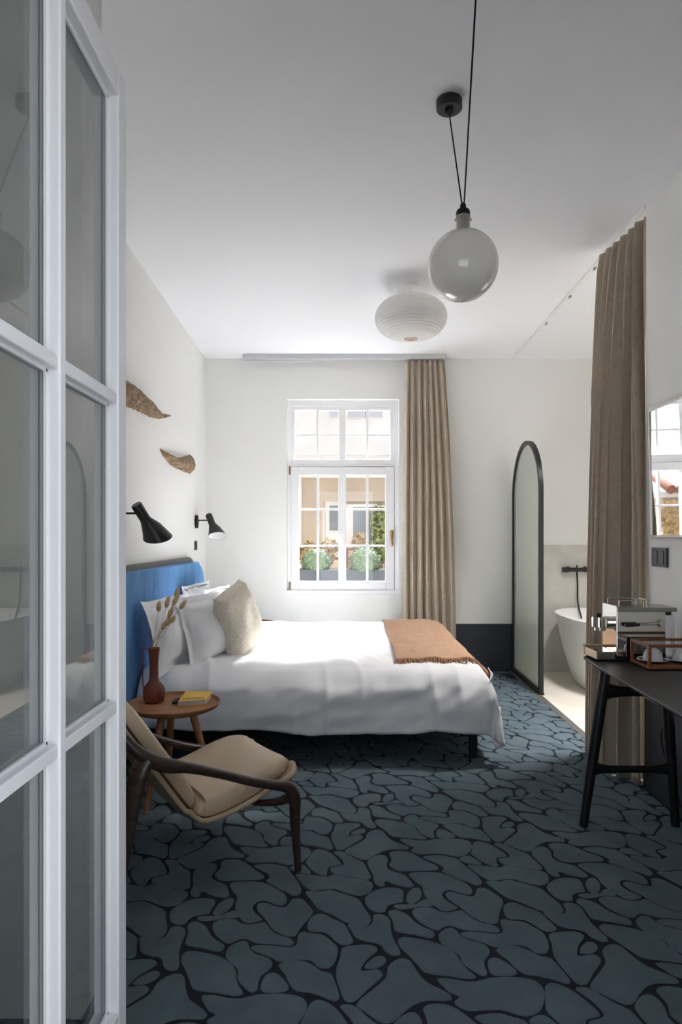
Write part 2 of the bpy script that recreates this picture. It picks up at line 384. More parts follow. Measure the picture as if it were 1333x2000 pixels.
# back wall with the window opening
WX0, WX1, WZ0, WZ1 = -.537, .577, .7595, 2.70
bm = bmesh.new()
box(bm, -1.7, WX0, YB, 6.86, -.1, HC); box(bm, WX1, 3.7, YB, 6.86, -.1, HC)
box(bm, WX0, WX1, YB, 6.86, -.1, WZ0); box(bm, WX0, WX1, YB, 6.86, WZ1, HC)
struct('wall_back', bm, M['wall'])
M['lowbounce'] = mat('low_bounce_brick', srgb(46, 40, 38), .9, col2=srgb(38, 34, 33), nscale=4)  # kept very dark so the sunlit outer walls don't light the street
bm = bmesh.new()      # unseen outer skin added around the window so sunlight doesn't bounce onto the facade
box(bm, -9, WX0-.02, 6.86, 6.88, -6, 9); box(bm, WX1+.02, 4.2, 6.86, 6.88, -6, 9)
box(bm, WX0-.02, WX1+.02, 6.86, 6.88, -6, WZ0-.05); box(bm, WX0-.02, WX1+.02, 6.86, 6.88, WZ1+.01, 9)
struct('wall_bounce_skin', bm, M['lowbounce'])
struct('wall_upper_shade', B(-9, 4.2, .46, 6.86, 3.3, 9), M['lowbounce'])  # unseen upper floors, added to keep the sun off the yard
# front (camera side) wall with the open window's hole
FX0, FX1, FZ0, FZ1 = -.44, .62, .40, 2.22
bm = bmesh.new()
box(bm, -1.7, FX0, .46, .62, -.1, HC); box(bm, FX1, 3.7, .46, .62, -.1, HC)
box(bm, FX0, FX1, .46, .62, -.1, FZ0); box(bm, FX0, FX1, .46, .62, FZ1, HC)
struct('wall_front', bm, M['wall'])
struct('wall_corner', B(-1.5, -.713, 1.80, 1.95, 0, HC), M['wall'])
bm = bmesh.new(); box(bm, XR, XR+.2, 3.1, 6.9, -.1, HC); box(bm, wr(3.3)+.16, XR, 3.1, 3.3, -.1, HC)
struct('wall_bathroom', bm, M['wall'])
# dark dado panels
struct('baseboard_back', B(wl(YB), wr(YB)-.004, YB-.012, YB, .001, .468), M['navy'])
struct('baseboard_back', B(wl(YB), wr(YB)-.004, YB-.022, YB-.012, .001, .06), M['navy'])
struct('baseboard_right', skew_wall(wr, .64, 3.498, .001, .468, -.010), M['navy'])
struct('baseboard_right', skew_wall(lambda y: wr(y)-.010, .64, 3.498, .001, .07, -.008), M['navy'])
struct('baseboard_left', skew_wall(wl, 1.96, YB-.03, .001, .468, .010), M['navy'])
struct('trim_2', B(wr(YB)+.004, XR-.01, YB-.014, YB, .002, 1.25), M['stone'])     # stone splashback

# window in the back wall
win = bpy.data.objects.new('window_1', None); C.objects.link(win); win.location = (0.02, 6.6, .76); win['kind'] = 'structure'; win['label'] = 'white timber window with twenty small panes'
def wbar(name, px0, px1, py0, py1, Ya, Yb, m, bev=.003, par=win):
    a = P(px0, py0, Ya); b = P(px1, py1, Ya)
    return obj(name, B(a.x, b.x, Ya, Yb, b.z, a.z, bev), m, par)
YW = 6.57
# outer frame
bm = bmesh.new()
def fr(bm, x0, x1, y0, y1, ix0, ix1, iy0, iy1, Ya, Yb, bev=.003):
    """rectangular frame given in px at depth Ya"""
    a, b, c, d = P(x0, y0, Ya), P(x1, y1, Ya), P(ix0, iy0, Ya), P(ix1, iy1, Ya)
    box(bm, a.x, c.x, Ya, Yb, b.z, a.z, bev); box(bm, d.x, b.x, Ya, Yb, b.z, a.z, bev)
    box(bm, c.x, d.x, Ya, Yb, c.z, a.z, bev); box(bm, c.x, d.x, Ya, Yb, b.z, d.z, bev)
fr(bm, 560, 780.5, 779, 1160, 569, 771, 793, 1153, YW, YW+.12)
obj('window_frame', bm, M['white'], win)
bm = bmesh.new(); a = P(569, 897.4, YW); b = P(771, 911, YW)
box(bm, a.x, b.x, YW-.012, YW+.1, b.z, a.z, .004); box(bm, a.x, b.x, YW-.022, YW, b.z, b.z+.018, .004)
obj('transom', bm, M['white'], win)
# upper fixed light
bm = bmesh.new(); fr(bm, 569, 771, 793, 897.4, 576, 763, 801, 896.5, YW+.012, YW+.07)
a = P(663, 801, YW+.01); b = P(676, 897, YW+.01); box(bm, a.x, b.x, YW+.01, YW+.07, b.z, a.z, .004)
obj('upper_sash', bm, M['white'], win)
bm = bmesh.new(); fr(bm, 569, 770.5, 912, 1152.7, 584.4, 753.7, 927.4, 1135.2, YW-.018, YW+.06, .005)
a = P(661.3, 927, YW-.018); b = P(676.5, 1136, YW-.018); box(bm, a.x, b.x, YW-.018, YW+.06, b.z, a.z, .004)
lower = obj('lower_sash', bm, M['white'], win)
def muntins(xs, ys, x0, x1, y0, y1, Ya):
    for x in xs: wbar('muntin', x-2.4, x+2.4, y0, y1, Ya, Ya+.04, M['white'], .002)
    for y in ys: wbar('muntin', x0, x1, y-1.9, y+1.9, Ya+.003, Ya+.037, M['white'], .002)
muntins([620.6], [849.5], 576, 663, 801, 896.5, YW+.02); muntins([718], [849.5], 676, 763, 801, 896.5, YW+.02)
muntins([621], [995, 1066.3], 584.4, 661.3, 927.4, 1135.2, YW); muntins([718], [995, 1066.3], 676.5, 753.7, 927.4, 1135.2, YW)
YG = YW+.03
for (cols, rows) in (((576, 620.6, 663), (801, 849.5, 896.5)), ((676, 718, 763), (801, 849.5, 896.5)), ((584.4, 621, 661.3), (927.4, 995, 1066.3, 1135.2)), ((676.5, 718, 753.7), (927.4, 995, 1066.3, 1135.2))):
    for x0, x1 in zip(cols, cols[1:]):
        for y0, y1 in zip(rows, rows[1:]):
            wbar('pane', x0, x1, y0, y1, YG, YG+.004, M['glass'], 0)
wbar('window_sill', 559, 781, 1153, 1161.5, YW-.05, YW+.12, M['white'])
# espagnolette handle, hinges
hb = obj('handle', sweep(bmesh.new(), *smooth_path([P(764.5, 1041, YW-.045), P(766.5, 1040, YW-.055), P(765.3, 1050, YW-.06), P(766.5, 1062, YW-.058), P(766, 1067, YW-.055)], [.008, .010, .009, .010, .007])), M['brass'], win, smooth=True)
obj('handle_rosette', B(P(762.5, 1036, YW).x, P(767.5, 1036, YW).x, YW-.03, YW-.018, P(0, 1052, YW).z, P(0, 1036, YW).z, .003), M['brass'], win)
for y in (911, 1137):
    obj('hinge', sweep(bmesh.new(), [P(566.3, y, YW-.02), P(566.3, y+16, YW-.02)], .009), M['foot'], win, smooth=True, auto=40)
obj('window_catch', B(P(745, 0, YW).x, P(757, 0, YW).x, YW-.035, YW-.016, P(0, 1154, YW).z, P(0, 1152, YW).z, .002), M['steel'], win)

# the open window leaf beside the camera (window_2)
w2 = bpy.data.objects.new('window_2', None); C.objects.link(w2); w2.location = (-.41, .9, .42); w2['kind'] = 'structure'
w2['label'] = 'open white casement window leaf with six panes, close to the viewer'
LX, LT = -.39, .044
def leaf(name, y0, y1, z0, z1, x0=LX-LT, x1=LX, bev=.0025, m='leafwhite'): return obj(name, B(x0, x1, y0, y1, z0, z1, bev), M[m], w2)
leaf('stile', 1.149, 1.190, .42, 2.147); leaf('stile', .63, .672, .42, 2.147)
leaf('mullion', .910, .930, .49, 2.098)
leaf('top_rail', .672, 1.149, 2.098, 2.147); leaf('bottom_rail', .672, 1.149, .42, .490)
for ya, yb in ((.672, .910), (.930, 1.149)):
    for za in (1.017, 1.558):
        leaf('muntin', ya, yb, za, za+.020, LX-.040, LX-.003)
    for z0, z1 in ((.490, 1.017), (1.037, 1.558), (1.578, 2.098)):
        leaf('pane', ya, yb, z0, z1, LX-.026, LX-.022, 0, 'dglass')
        bm = bmesh.new()    # glazing beads
        for (p, q, r, s) in ((ya, ya+.004, z0, z1), (yb-.004, yb, z0, z1), (ya, yb, z0, z0+.004), (ya, yb, z1-.004, z1)): box(bm, LX-.0218, LX-.018, p, q, r, s)
        obj('glazing_bead', bm, M['leafwhite'], w2)
        bm = bmesh.new()    # dark spacer bars of the double glazing
        for (p, q) in ((ya+.0045, ya+.008), (yb-.008, yb-.0045)): box(bm, LX-.0275, LX-.0262, p, q, z0+.004, z1-.004)
        obj('spacer', bm, M['socket'], w2)

# ---------------------------------------------------------------- bed
bed = thing('bed', 'wide double bed with blue velvet headboard and black metal feet', 'bed', (-.2, 4.8, 0))
obj('bed_frame', B(-1.19, .83, 3.915, 5.64, .165, .27, .006), M['black'], bed)
for x in (-1.1, .772):
    for y in (3.925, 5.58): obj('leg', B(x, x+.047, y, y+.047, .0, .17, .003), M['black'], bed)
obj('mattress', B(-1.18, .84, 3.91, 5.64, .27, .52, .05), M['linen'], bed, smooth=True, auto=60)
# headboard: rounded ends, upholstered face, grey wooden back shell
def rounded(y0, y1, z0, z1, r, n=8):
    pts = [(y0, z0)]
    for k in range(n+1):
        a = PI-PI/2*k/n; pts.append((y0+r+r*math.cos(a), z1-r+r*math.sin(a)))
    for k in range(n+1):
        a = PI/2-PI/2*k/n; pts.append((y1-r+r*math.cos(a), z1-r+r*math.sin(a)))
    pts.append((y1, z0)); return pts
o1 = rounded(3.42, 5.84, .10, 1.118, .27)
bm = bmesh.new(); prism(bm, [(-1.285, y, z) for y, z in o1], (.075, 0, 0))
bmesh.ops.bevel(bm, geom=[e for e in bm.edges if all(abs(v.co.x+1.21) < 1e-4 for v in e.verts)], offset=.025, segments=4, affect='EDGES')
hd = obj('headboard', bm, M['velvet'], bed, smooth=True, auto=40)
o2 = rounded(3.39, 5.85, .05, 1.158, .29)
bm = bmesh.new(); prism(bm, [(-1.325, y, z) for y, z in o2], (.040, 0, 0)); bmesh.ops.bevel(bm, geom=[e for e in bm.edges if e.calc_length() < .5], offset=.004, segments=1, affect='EDGES')
obj('headboard_shell', bm, M['greywood'], hd, smooth=True, auto=30)

# duvet
VN, VFAR, UH, UF = 3.985, 5.60, -1.19, .765
def hemz(u):
    K = [(-1.2, .235), (-.8, .215), (-.4, .175), (-.2, .16), (.1, .158), (.4, .168), (.55, .185), (.7, .175), (.9, .165)]
    for (a, b), (c, d) in zip(K, K[1:]):
        if u <= c: return b+(d-b)*max(0, (u-a))/(c-a)
    return .165
R0 = .13
def over(e):
    if e <= 0: return 0, 0
    if e < R0*PI/2: return R0*math.sin(e/R0), R0*(1-math.cos(e/R0))
    d = e-R0*PI/2; return R0+.10*d, R0+d
def bedsurf(u, v, lift=0):
    """u along X, v along Y on the spread-out cloth"""
    eu = u-UF; ev = max(VN-v, v-VFAR, 0); sv = -1 if v < VN else 1
    hx, dx = over(eu); hy, dy = over(ev)
    x = min(u, UF)+hx; y = min(max(v, VN), VFAR)+sv*hy
    puff = .028*math.sin(min(max((u+1.2)/2.05, 0), 1)*PI)**.5*max(0, math.sin(min(max((v-VN+.05)/(VFAR-VN+.1), 0), 1)*PI))**.5
    top = .565+puff+.035*max(0, min(1, (v-5.0)/.5))-.03*max(0, min(1, (-.55-u)/.4))
    w = Vector((u*1.0, v*1.0, 0))
    fold = N((u*2.2+v*1.1, v*3.4-u*.8, 0), 1.0, 3)*.016+N((u*6+v*4, v*8-u*5, 1), 1.0, 5)*.0065
    # cross creases near the head and diagonal drapes on the side
    edge = 1-min(1, abs(v-VN-.05)/.45)
    rg = 1-abs(N((u*5.5+v*4.0+dy*4, v*2.0-u*1.6+dy*2.5, 4), 1, 8))*3.2
    crease = max(0, rg)**2*max(0, N((u*2.1, v*2.1+dy, 7), 1, 14)+.25)
    fold += .032*crease*(.45+.55*edge)
    d = max(dx, dy)+.22*min(dx, dy)
    z = top-d
    side = min(1, dy/.12); foot = min(1, dx/.12)
    sf = .016*math.sin((u*9.5+dy*7)+2.5*N((u*1.3, dy*2, 0), 1, 9))+.020*N((u*3.4+dy*5, dy*2.2-u*1.0, 2), 1, 11)
    sf += .040*crease+.016*N((u*9+dy*12, dy*9-u*4, 6), 1, 15)+.022*N((u*3+dy*6, dy*5-u*2.5, 9), 1, 19)+.03*math.sin(PI*min(1, dy/.40))
    y += sv*side*(sf+.012); x += foot*(.016*math.sin(v*19+2*N((v*2, 0, dx*3), 1, 4)))
    z += fold*(1-.5*max(side, foot))
    p = Vector((x, y, z))
    p.z += lift*(1-max(side, foot)); p.y += sv*lift*side; p.x += lift*foot
    return p
du = []
L1 = .47
bm = bmesh.new()
NU, NV = 170, 150
def duv(a, b):
    u = UH+a*(UF+L1-UH)
    dn = .56-hemz(min(u, .9))+R0*(PI/2-1)-.01
    v = (VN-dn)+b*((VFAR+.36)-(VN-dn))
    return bedsurf(u, v)
grid(bm, NU, NV, duv)
duvet = tag(obj('duvet', bm, M['linen'], None, smooth=True), 'plump white cotton duvet spread over the double bed', 'duvet')
solidify(duvet, .014)
bm = bmesh.new()      # flange of the cover at the foot corner
def flg(a, b):
    z = .165+b*.36
    y = 3.845+.012*math.sin(b*17)+a*.0+.10*b*a
    return Vector((.872+.012*b+a*(.075-.045*b)+.008*math.sin(b*21+a*2), y+a*.10, z+.0*a))
grid(bm, 6, 30, flg)
fo = obj('cover_flange', bm, M['linen'], duvet, smooth=True); solidify(fo, .004)

# throw blanket
bm = bmesh.new()
grid(bm, 34, 60, lambda a, b: bedsurf(.335+.02*b+a*(.60-.02*b), 3.985+b*1.70+.012*math.sin(a*7), .010+.003*math.sin(a*20+b*9)))
thr = tag(obj('throw_blanket', bm, M['throw'], None, smooth=True), 'tan wool throw blanket folded over the foot of the bed', 'blanket'); solidify(thr, .012, 1)
bm = bmesh.new()
for k in range(110):
    a = k/109+random.uniform(-.003, .003); a = min(max(a, 0), 1)
    p = bedsurf(.335+a*.60, 3.985+.012*math.sin(a*7), .016); e = p+Vector((random.uniform(-.012, .012), -random.uniform(.018, .036), -.014))
    sweep(bm, [p+Vector((0, .01, .002)), (p+e)/2+Vector((random.uniform(-.006, .006), 0, .005)), e], [.0028, .003, .0035], 5)
tag(obj('fringe', bm, mat('brown_fringe', srgb(168, 122, 88), .95), thr), 'twisted brown fringe', kind='stuff')

# pillows
def pillow(name, label, cat, group, w, h, t, ctr, right, up, m, flange=.0, seed=0, wr_=1.0, px=2.1):
    right = Vector(right).normalized(); up = Vector(up); up = (up-right*up.dot(right)).normalized(); nrm = right.cross(up)
    bm = bmesh.new(); n = 30
    def f(side):
        def g(a, b):
            s, q = 2*a-1, 2*b-1
            s2, q2 = s, q
            if flange:   # flat border
                lim = 1-flange/(w/2)
                cs = min(abs(s)/lim, 1); cq = min(abs(q)/(1-flange/(h/2)), 1)
            else: cs, cq = abs(s), abs(q)
            th = t/2*((1-cs**px)*(1-cq**px))**.55
            # edges pull in between the corners
            pull = .06*(1-abs(q)**2)*0+0
            x = s*w/2*(1-.05*(1-q*q)*0-.085*(1-abs(q2)**2)*abs(s)**2); y = q*h/2*(1-.10*(1-abs(s2)**2)*abs(q)**2)
            wob = wr_*(.018*N((x*5, y*5, side*2), 1.3, seed)+.011*N((x*14+y*6, y*12-x*5, side*3), 1, seed+2)+.010*max(0, 1-abs(N((x*6+y*9, y*5-x*3, side), 1, seed+4))*5)*(abs(s)**1.5+abs(q)**1.5)*.6)
            edge = 1 if th > 1e-4 else .0
            z = side*th+wob*(.35+.65*edge) if edge else wr_*(.016*N((x*5, y*5, 2), 1.3, seed))*1.2+side*.001
            sag = -.02*max(0, (cs*cq))
            return Vector(ctr)+right*x+up*y+nrm*(z)+Vector((0, 0, sag))
        return g
    grid(bm, n, n, f(1)); grid(bm, n, n, f(-1)); bmesh.ops.remove_doubles(bm, verts=bm.verts, dist=.0025)
    return tag(obj(name, bm, m, None, smooth=True), label, cat, group)
WP = 'white pillows against the headboard'
pillow('pillow', 'white pillow nearest the viewer, leaning back on the headboard', 'pillow', WP, .70, .46, .22, (-1.055, 4.15, .748), (.18, .97, 0), (-.26, .03, 1), M['linen'], .045, 1, 1.5)
pillow('pillow', 'full white pillow in front, leaning on another by the beige cushion', 'pillow', WP, .70, .50, .30, (-.845, 4.33, .740), (.36, .93, 0), (-.38, .0, 1), M['linen'], .05, 2, 1.5)
pillow('pillow', 'white pillow on the window side, touching the headboard', 'pillow', WP, .64, .46, .20, (-1.09, 5.12, .765), (.10, 1, 0), (-.20, 0, 1), M['linen'], .045, 3, 1.5)
pillow('pillow', 'white pillow peeking out behind the beige cushion', 'pillow', WP, .60, .46, .22, (-.89, 5.08, .745), (.14, 1, 0), (-.34, 0, 1), M['linen'], .045, 4, 1.5)
cu = pillow('cushion', 'square beige textured cushion propped on the white bed', 'cushion', None, .40, .46, .20, (-.680, 4.32, .795), (.25, .93, .26), (-.26, .0, 1), M['beige'], 0, 5, 1.2, px=3.2)

# ---------------------------------------------------------------- wall lamps
def wall_lamp(label, Y, z, aim, arm=.13, slant=.30):
    x0 = wl(Y); c = Vector((x0, Y, z))
    t = thing('wall_lamp', label, 'lamp', c, 'black reading lamps above the bed')
    bm = bmesh.new(); sweep(bm, [c+Vector((0.001, 0, 0)), c+Vector((.028, 0, 0))], [(.033, .060), (.033, .060)], 24, up=(0, 0, 1)); bmesh.ops.bevel(bm, geom=[e for e in bm.edges if all(v.co.x > x0+.027 for v in e.verts)], offset=.004, segments=2, affect='EDGES')
    obj('wall_plate', bm, M['blacklamp'], t, smooth=True, auto=40)
    j = c+Vector((.03+arm, 0, .012))
    obj('arm', sweep(bmesh.new(), [c+Vector((.02, 0, .012)), j], .0065, 10), M['blacklamp'], t, smooth=True, auto=40)
    ax = Vector(aim).normalized()           # direction the light points
    tmpv = Vector((0, 1, 0)); s = ax.cross(tmpv).normalized(); u = s.cross(ax)
    m = Matrix((s, u, ax)).transposed().to_4x4(); m.translation = j+Vector((.012, 0, 0))
    # slanted cone: cylinder neck then off-axis cone
    bm = bmesh.new(); seg = 36; rings = []
    for zz, r, off in ((-.062, .0, 0), (-.062, .028, 0), (-.058, .031, 0), (.040, .031, 0), (.052, .034, .000), (.11, .058, .003), (.178, .079, .006)):
        rings.append([bm.verts.new((r*math.cos(2*PI*k/seg)+off, r*math.sin(2*PI*k/seg), zz+(r*math.cos(2*PI*k/seg)*slant if zz > .17 else 0))) for k in range(seg)] if r else [bm.verts.new((0, 0, zz))])
    for a, b in zip(rings, rings[1:]):
        for k in range(seg):
            if len(a) == 1: bm.faces.new((a[0], b[(k+1) % seg], b[k]))
            else: bm.faces.new((a[k], a[(k+1) % seg], b[(k+1) % seg], b[k]))
    bmesh.ops.transform(bm, matrix=m, verts=bm.verts)
    sh = obj('lamp_shade', bm, M['blacklamp'], t, smooth=True, auto=40)
    bm = bmesh.new(); rings = []
    for zz, r, off in ((.045, .027, 0), (.055, .031, 0), (.11, .055, .003), (.177, .0775, .006)):
        rings.append([bm.verts.new((r*math.cos(2*PI*k/seg)+off, r*math.sin(2*PI*k/seg), zz+(r*math.cos(2*PI*k/seg)*slant if zz > .17 else 0))) for k in range(seg)])
    for a, b in zip(rings, rings[1:]):
        for k in range(seg): bm.faces.new((a[k], a[(k+1) % seg], b[(k+1) % seg], b[k]))
    bm.faces.new(rings[0])
    bmesh.ops.transform(bm, matrix=m, verts=bm.verts)
    tag(obj('shade_lining', bm, M['lampin'], sh, smooth=True, auto=40), 'white inside of the shade')
    return t
wall_lamp('black cone wall lamp above the near side of the bed, showing its outside', 3.78, 1.452, (.36, .50, -.80), .10, .38)
wall_lamp('black cone wall lamp by the window corner with white inside showing', 6.00, 1.470, (.40, -.42, -.82), .10)
# socket by the far lamp
t = thing('wall_socket', 'small dark wall socket below the far reading lamp', 'socket', (wl(6.0), 6.0, 1.25))
obj('cover_plate', B(wl(6)+.001, wl(6)+.012, 5.955, 6.035, 1.21, 1.295, .002), M['socket'], t)
obj('insert', B(wl(6)+.0125, wl(6)+.015, 5.972, 6.018, 1.225, 1.28, .001), M['socketdark'], t)

# ---------------------------------------------------------------- driftwood
def drift(label, pts, Yc, seed):
    """outline points (px) lying on the left wall"""
    W = []
    for px, py in pts:
        r = (px-CX)/FOC; Y = -1.221/(r+.0191); W.append((Y, CZ-(py-CY)*Y/FOC))
    n = len(W)//2; top = [Vector((0, a, b)) for a, b in W[:n]]; bot = [Vector((0, a, b)) for a, b in W[n:]][::-1]
    T = catmull(top, 8); Bt = catmull(bot, 8); k = len(T)
    bm = bmesh.new(); rings = []
    for i in range(k):
        a, b = T[i], Bt[i]; x0 = wl((a.y+b.y)/2)+.004; h = (a-b).length; ring = []
        for q in range(13):
            s = q/12; d = min(.055, h*.45)*math.sin(PI*s)**.7
            p = a.lerp(b, s); jag = .006*N((p.y*22, p.z*40, q), 1, seed)
            ring.append(bm.verts.new((x0+d+.010*N((p.y*9, p.z*30, 3), 1, seed)*(math.sin(PI*s)), p.y, p.z+jag)))
        ring.append(bm.verts.new((x0, b.y, b.z+.004))); ring.append(bm.verts.new((x0, a.y, a.z-.004)))
        rings.append(ring)
    m_ = len(rings[0])
    for a, b in zip(rings, rings[1:]):
        for q in range(m_): bm.faces.new((a[q], a[(q+1) % m_], b[(q+1) % m_], b[q]))
    bm.faces.new(rings[0][::-1]); bm.faces.new(rings[-1])
    return tag(obj('driftwood', bm, M['bark'], None, smooth=True, auto=50), label, 'wall art', 'driftwood pieces on the left wall')
def c2(l, sx=4.166, ox=240, oy=700): return [(ox+a/sx, oy+b/sx) for a, b in l]
drift('long tapering piece of driftwood mounted high on the left wall',
      [(225, 742), (240, 741)]+c2([(40, 190), (70, 210), (130, 262), (200, 340), (270, 425), (320, 452), (383, 462)])
      + c2([(383, 470), (320, 487), (245, 486), (180, 460), (100, 420), (60, 405), (40, 398)])+[(240, 794), (225, 793)], 4.5, 1)
drift('shorter curved driftwood piece with blunt end, lower on the left wall',
      c2([(297, 738), (345, 768), (400, 798), (450, 808), (500, 797), (542, 785)])+c2([(538, 938), (470, 912), (400, 878), (365, 842), (330, 800), (297, 744)]), 5.2, 2)

# ---------------------------------------------------------------- near side table with its things
tc_ = Vector((-.857, 3.36, 0))
def side_table(label, c, legs, zt=.465):
    t = thing('side_table', label, 'table', c, 'round oak bedside tables')
    bm = bmesh.new()
    lathe(bm, [(0, zt-.018), (.195, zt-.018), (.222, zt-.006), (.235, zt+.012), (.235, zt+.017), (.229, zt+.018), (.221, zt+.004), (.214, zt), (0, zt)], c, 56)
    obj('table_top', bm, M['oak'], t, smooth=True, auto=35)
    for a, top in legs:
        f = c+Vector((.235*math.cos(a), .235*math.sin(a), 0)); g = c+Vector((.10*math.cos(a), .10*math.sin(a), zt-.018))
        obj('leg', sweep(bmesh.new(), [f, (f+g)/2, g], [.012, .017, .020], 14), M['oak'], t, smooth=True, auto=40)
    return t
side_table('round oak tray table with splayed legs beside the near side of the bed', tc_, [(math.radians(-110), 0), (math.radians(-14), 0), (math.radians(112), 0)])
side_table('round oak tray table on the window side, mostly hidden behind the bed', Vector((-.85, 6.09, 0)), [(math.radians(a), 0) for a in (30, 150, 270)], .52)
ZT = .466
vc = P(301, 1371, 3.42); vc.z = ZT
vt = thing('vase', 'brown-red ceramic bottle vase with thin handle on the bedside table', 'vase', vc)
bm = bmesh.new()
lathe(bm, [(0, .0), (.040, .0), (.049, .006), (.0555, .022), (.056, .062), (.052, .078), (.038, .097), (.028, .108), (.0235, .125), (.023, .20), (.026, .235), (.0305, .282), (.028, .282), (.022, .24), (.019, .20), (.019, .13), (.0, .10)], vc, 40)
obj('vase_body', bm, M['terracotta'], vt, smooth=True, auto=50)
hp = [vc+Vector((-.029, 0, .279)), vc+Vector((-.055, 0, .279)), vc+Vector((-.0585, 0, .272)), vc+Vector((-.0585, 0, .10)), vc+Vector((-.054, 0, .066))]
obj('handle', sweep(bmesh.new(), hp, .0028, 8), M['terracotta'], vt, smooth=True, auto=60)
HEADS = [(309, 1186, 14, 3.37), (324, 1178, 16, 3.45), (337, 1172, 20, 3.43), (342, 1158, 14, 3.44), (351, 1181, 14, 3.40), (329, 1197, 14, 3.46), (322, 1214, 16, 3.38), (333, 1209, 12, 3.36), (317, 1223, 12, 3.44)]
for k, (px, py, ln, Yh) in enumerate(HEADS):
    h0 = P(px, py+ln/2+2, Yh); base = vc+Vector((random.uniform(-.008, .008), random.uniform(-.008, .008), .12))
    mouth = vc+Vector((random.uniform(-.012, .014), random.uniform(-.012, .012), .285))
    d = (h0-mouth).normalized(); tip = h0+d*ln*Yh/FOC*1.6
    pos = ['leftmost and most upright of the bunch', 'fat head second from the left', 'long head just below the top one', 'topmost head of the bunch', 'rightmost, leaning to the right', 'short head in the middle', 'low head left of centre', 'low head right of centre', 'lowest small head over the vase mouth'][k]
    t = thing('dried_grass', 'dried bunny tail grass in the vase, '+pos, 'dried flower', vc+Vector((0, 0, .12)), 'dried grasses in the vase')
    obj('stem', sweep(bmesh.new(), catmull([base, mouth, mouth.lerp(h0, .5)+Vector((.006*math.sin(k*3), 0, .004)), h0], 5), .0012, 5), M['straw'], t, smooth=True)
    bm = bmesh.new(); pts = [h0.lerp(tip, q/8) for q in range(9)]; rr = [.002, .008, .0115, .0125, .0125, .0115, .009, .0055, .001]
    sweep(bm, pts, rr, 12)
    for q in range(90):
        s = random.uniform(.05, .95); p = h0.lerp(tip, s); r = rr[int(s*8)]; a = random.uniform(0, 2*PI)
        n1 = d.orthogonal().normalized(); n2 = d.cross(n1); o_ = (n1*math.cos(a)+n2*math.sin(a))
        q0 = p+o_*r*.8; q1 = q0+o_*.005+d*.008; w_ = d.cross(o_)*.0006
        bm.faces.new([bm.verts.new(q0-w_), bm.verts.new(q0+w_), bm.verts.new(q1)])
    tag(obj('seed_head', bm, M['straw'], t, smooth=True))
# book
def tp(px, py, z): Y = (CZ-z)*FOC/(py-CY); return Vector(((px-CX)*Y/FOC, Y, z))
zb = ZT+.024
k4 = [tp(347.5, 1370.5, zb), tp(402, 1366, zb), tp(416, 1350, zb), tp(363, 1350, zb)]
bt = thing('book', 'yellow paperback book lying on the round bedside table', 'book', sum(k4, Vector())/4-Vector((0, 0, .024)))
ctr = sum(k4, Vector())/4
def inset(pts, s): return [ctr+(p-ctr)*s for p in pts]
def slab(pts, z0, z1): return hexa(bmesh.new(), [(p.x, p.y, z0) for p in pts]+[(p.x, p.y, z1) for p in pts])
obj('cover', slab(k4, zb-.0015, zb), M['yellow'], bt); obj('cover', slab(k4, ZT, ZT+.0015), M['yellow'], bt)
obj('page_block', slab(inset(k4, .975), ZT+.0015, zb-.0015), M['pages'], bt)
bm = bmesh.new()
for k in range(7):
    s0 = .12+k*.115; r_ = .075; dv = k4[3]-k4[0]; du_ = k4[1]-k4[0]
    a = k4[0]+du_*s0+dv*.14
    for (u0, u1, v0, v1) in random.choice([((0, .03, 0, .13), (.05, .08, 0, .13), (.0, .08, .05, .08)), ((0, .08, 0, .03), (0, .08, .10, .13), (.0, .03, 0, .13)), ((0, .03, 0, .13), (0, .08, 0, .03), (.055, .085, 0, .13))]):
        q = [a+du_*u0+dv*v0, a+du_*u1+dv*v0, a+du_*u1+dv*v1, a+du_*u0+dv*v1]
        hexa(bm, [(p.x, p.y, zb) for p in q]+[(p.x, p.y, zb+.0004) for p in q])
obj('cover_lettering', bm, M['ink'], bt)
k4b = [tp(336, 1371, ZT+.014), tp(346, 1369.5, ZT+.014), tp(352, 1361.5, ZT+.014), tp(341, 1362.5, ZT+.014)]
bm = bmesh.new(); hexa(bm, [(p.x, p.y, ZT) for p in k4b]+[(p.x, p.y, ZT+.014) for p in k4b], .003)
tag(obj('matchbox', bm, M['socketdark'], None), 'small black box between the vase and the yellow book', 'box')

# ---------------------------------------------------------------- lounge chair
F = Vector((.818, .575, 0)).normalized(); Lt = Vector((-F.y, F.x, 0)); MC = Vector((-.329, 2.957, 0))
def ch(t, lat, z): return MC-F*t+Lt*lat+Vector((0, 0, z))
chair = thing('lounge_chair', 'low lounge chair with beige leather shell and dark walnut arms', 'chair', MC-F*.35)
prof = catmull([(-.022, .334, 0), (.05, .312, 0), (.139, .285, 0), (.24, .250, 0), (.34, .228, 0), (.415, .222, 0), (.455, .240, 0), (.50, .292, 0), (.618, .465, 0), (.72, .62, 0), (.80, .755, 0)], 5)
def halfw(i): 
    s = i/(len(prof)-1); a = min(1, (s+.02)/.14); b = min(1, (1.03-s)/.16)
    return .29*(1-(1-a)**2.4*.5)*(1-(1-b)**2.4*.45)
bm = bmesh.new(); nP = len(prof)-1
def shell(a, b):
    i = a*nP; k = min(int(i), nP-1); p = prof[k].lerp(prof[k+1], i-k); l = (2*b-1)
    w_ = halfw(i); return ch(p.x-.035*l*l*(1 if p.x > .45 else 0)*-1*0, l*w_, p.y+.030*abs(l)**3*(1 if p.x < .5 else .4))
grid(bm, nP, 20, shell)
sh = obj('shell', bm, M['leatherdark'], chair, smooth=True); solidify(sh, .016, 0)
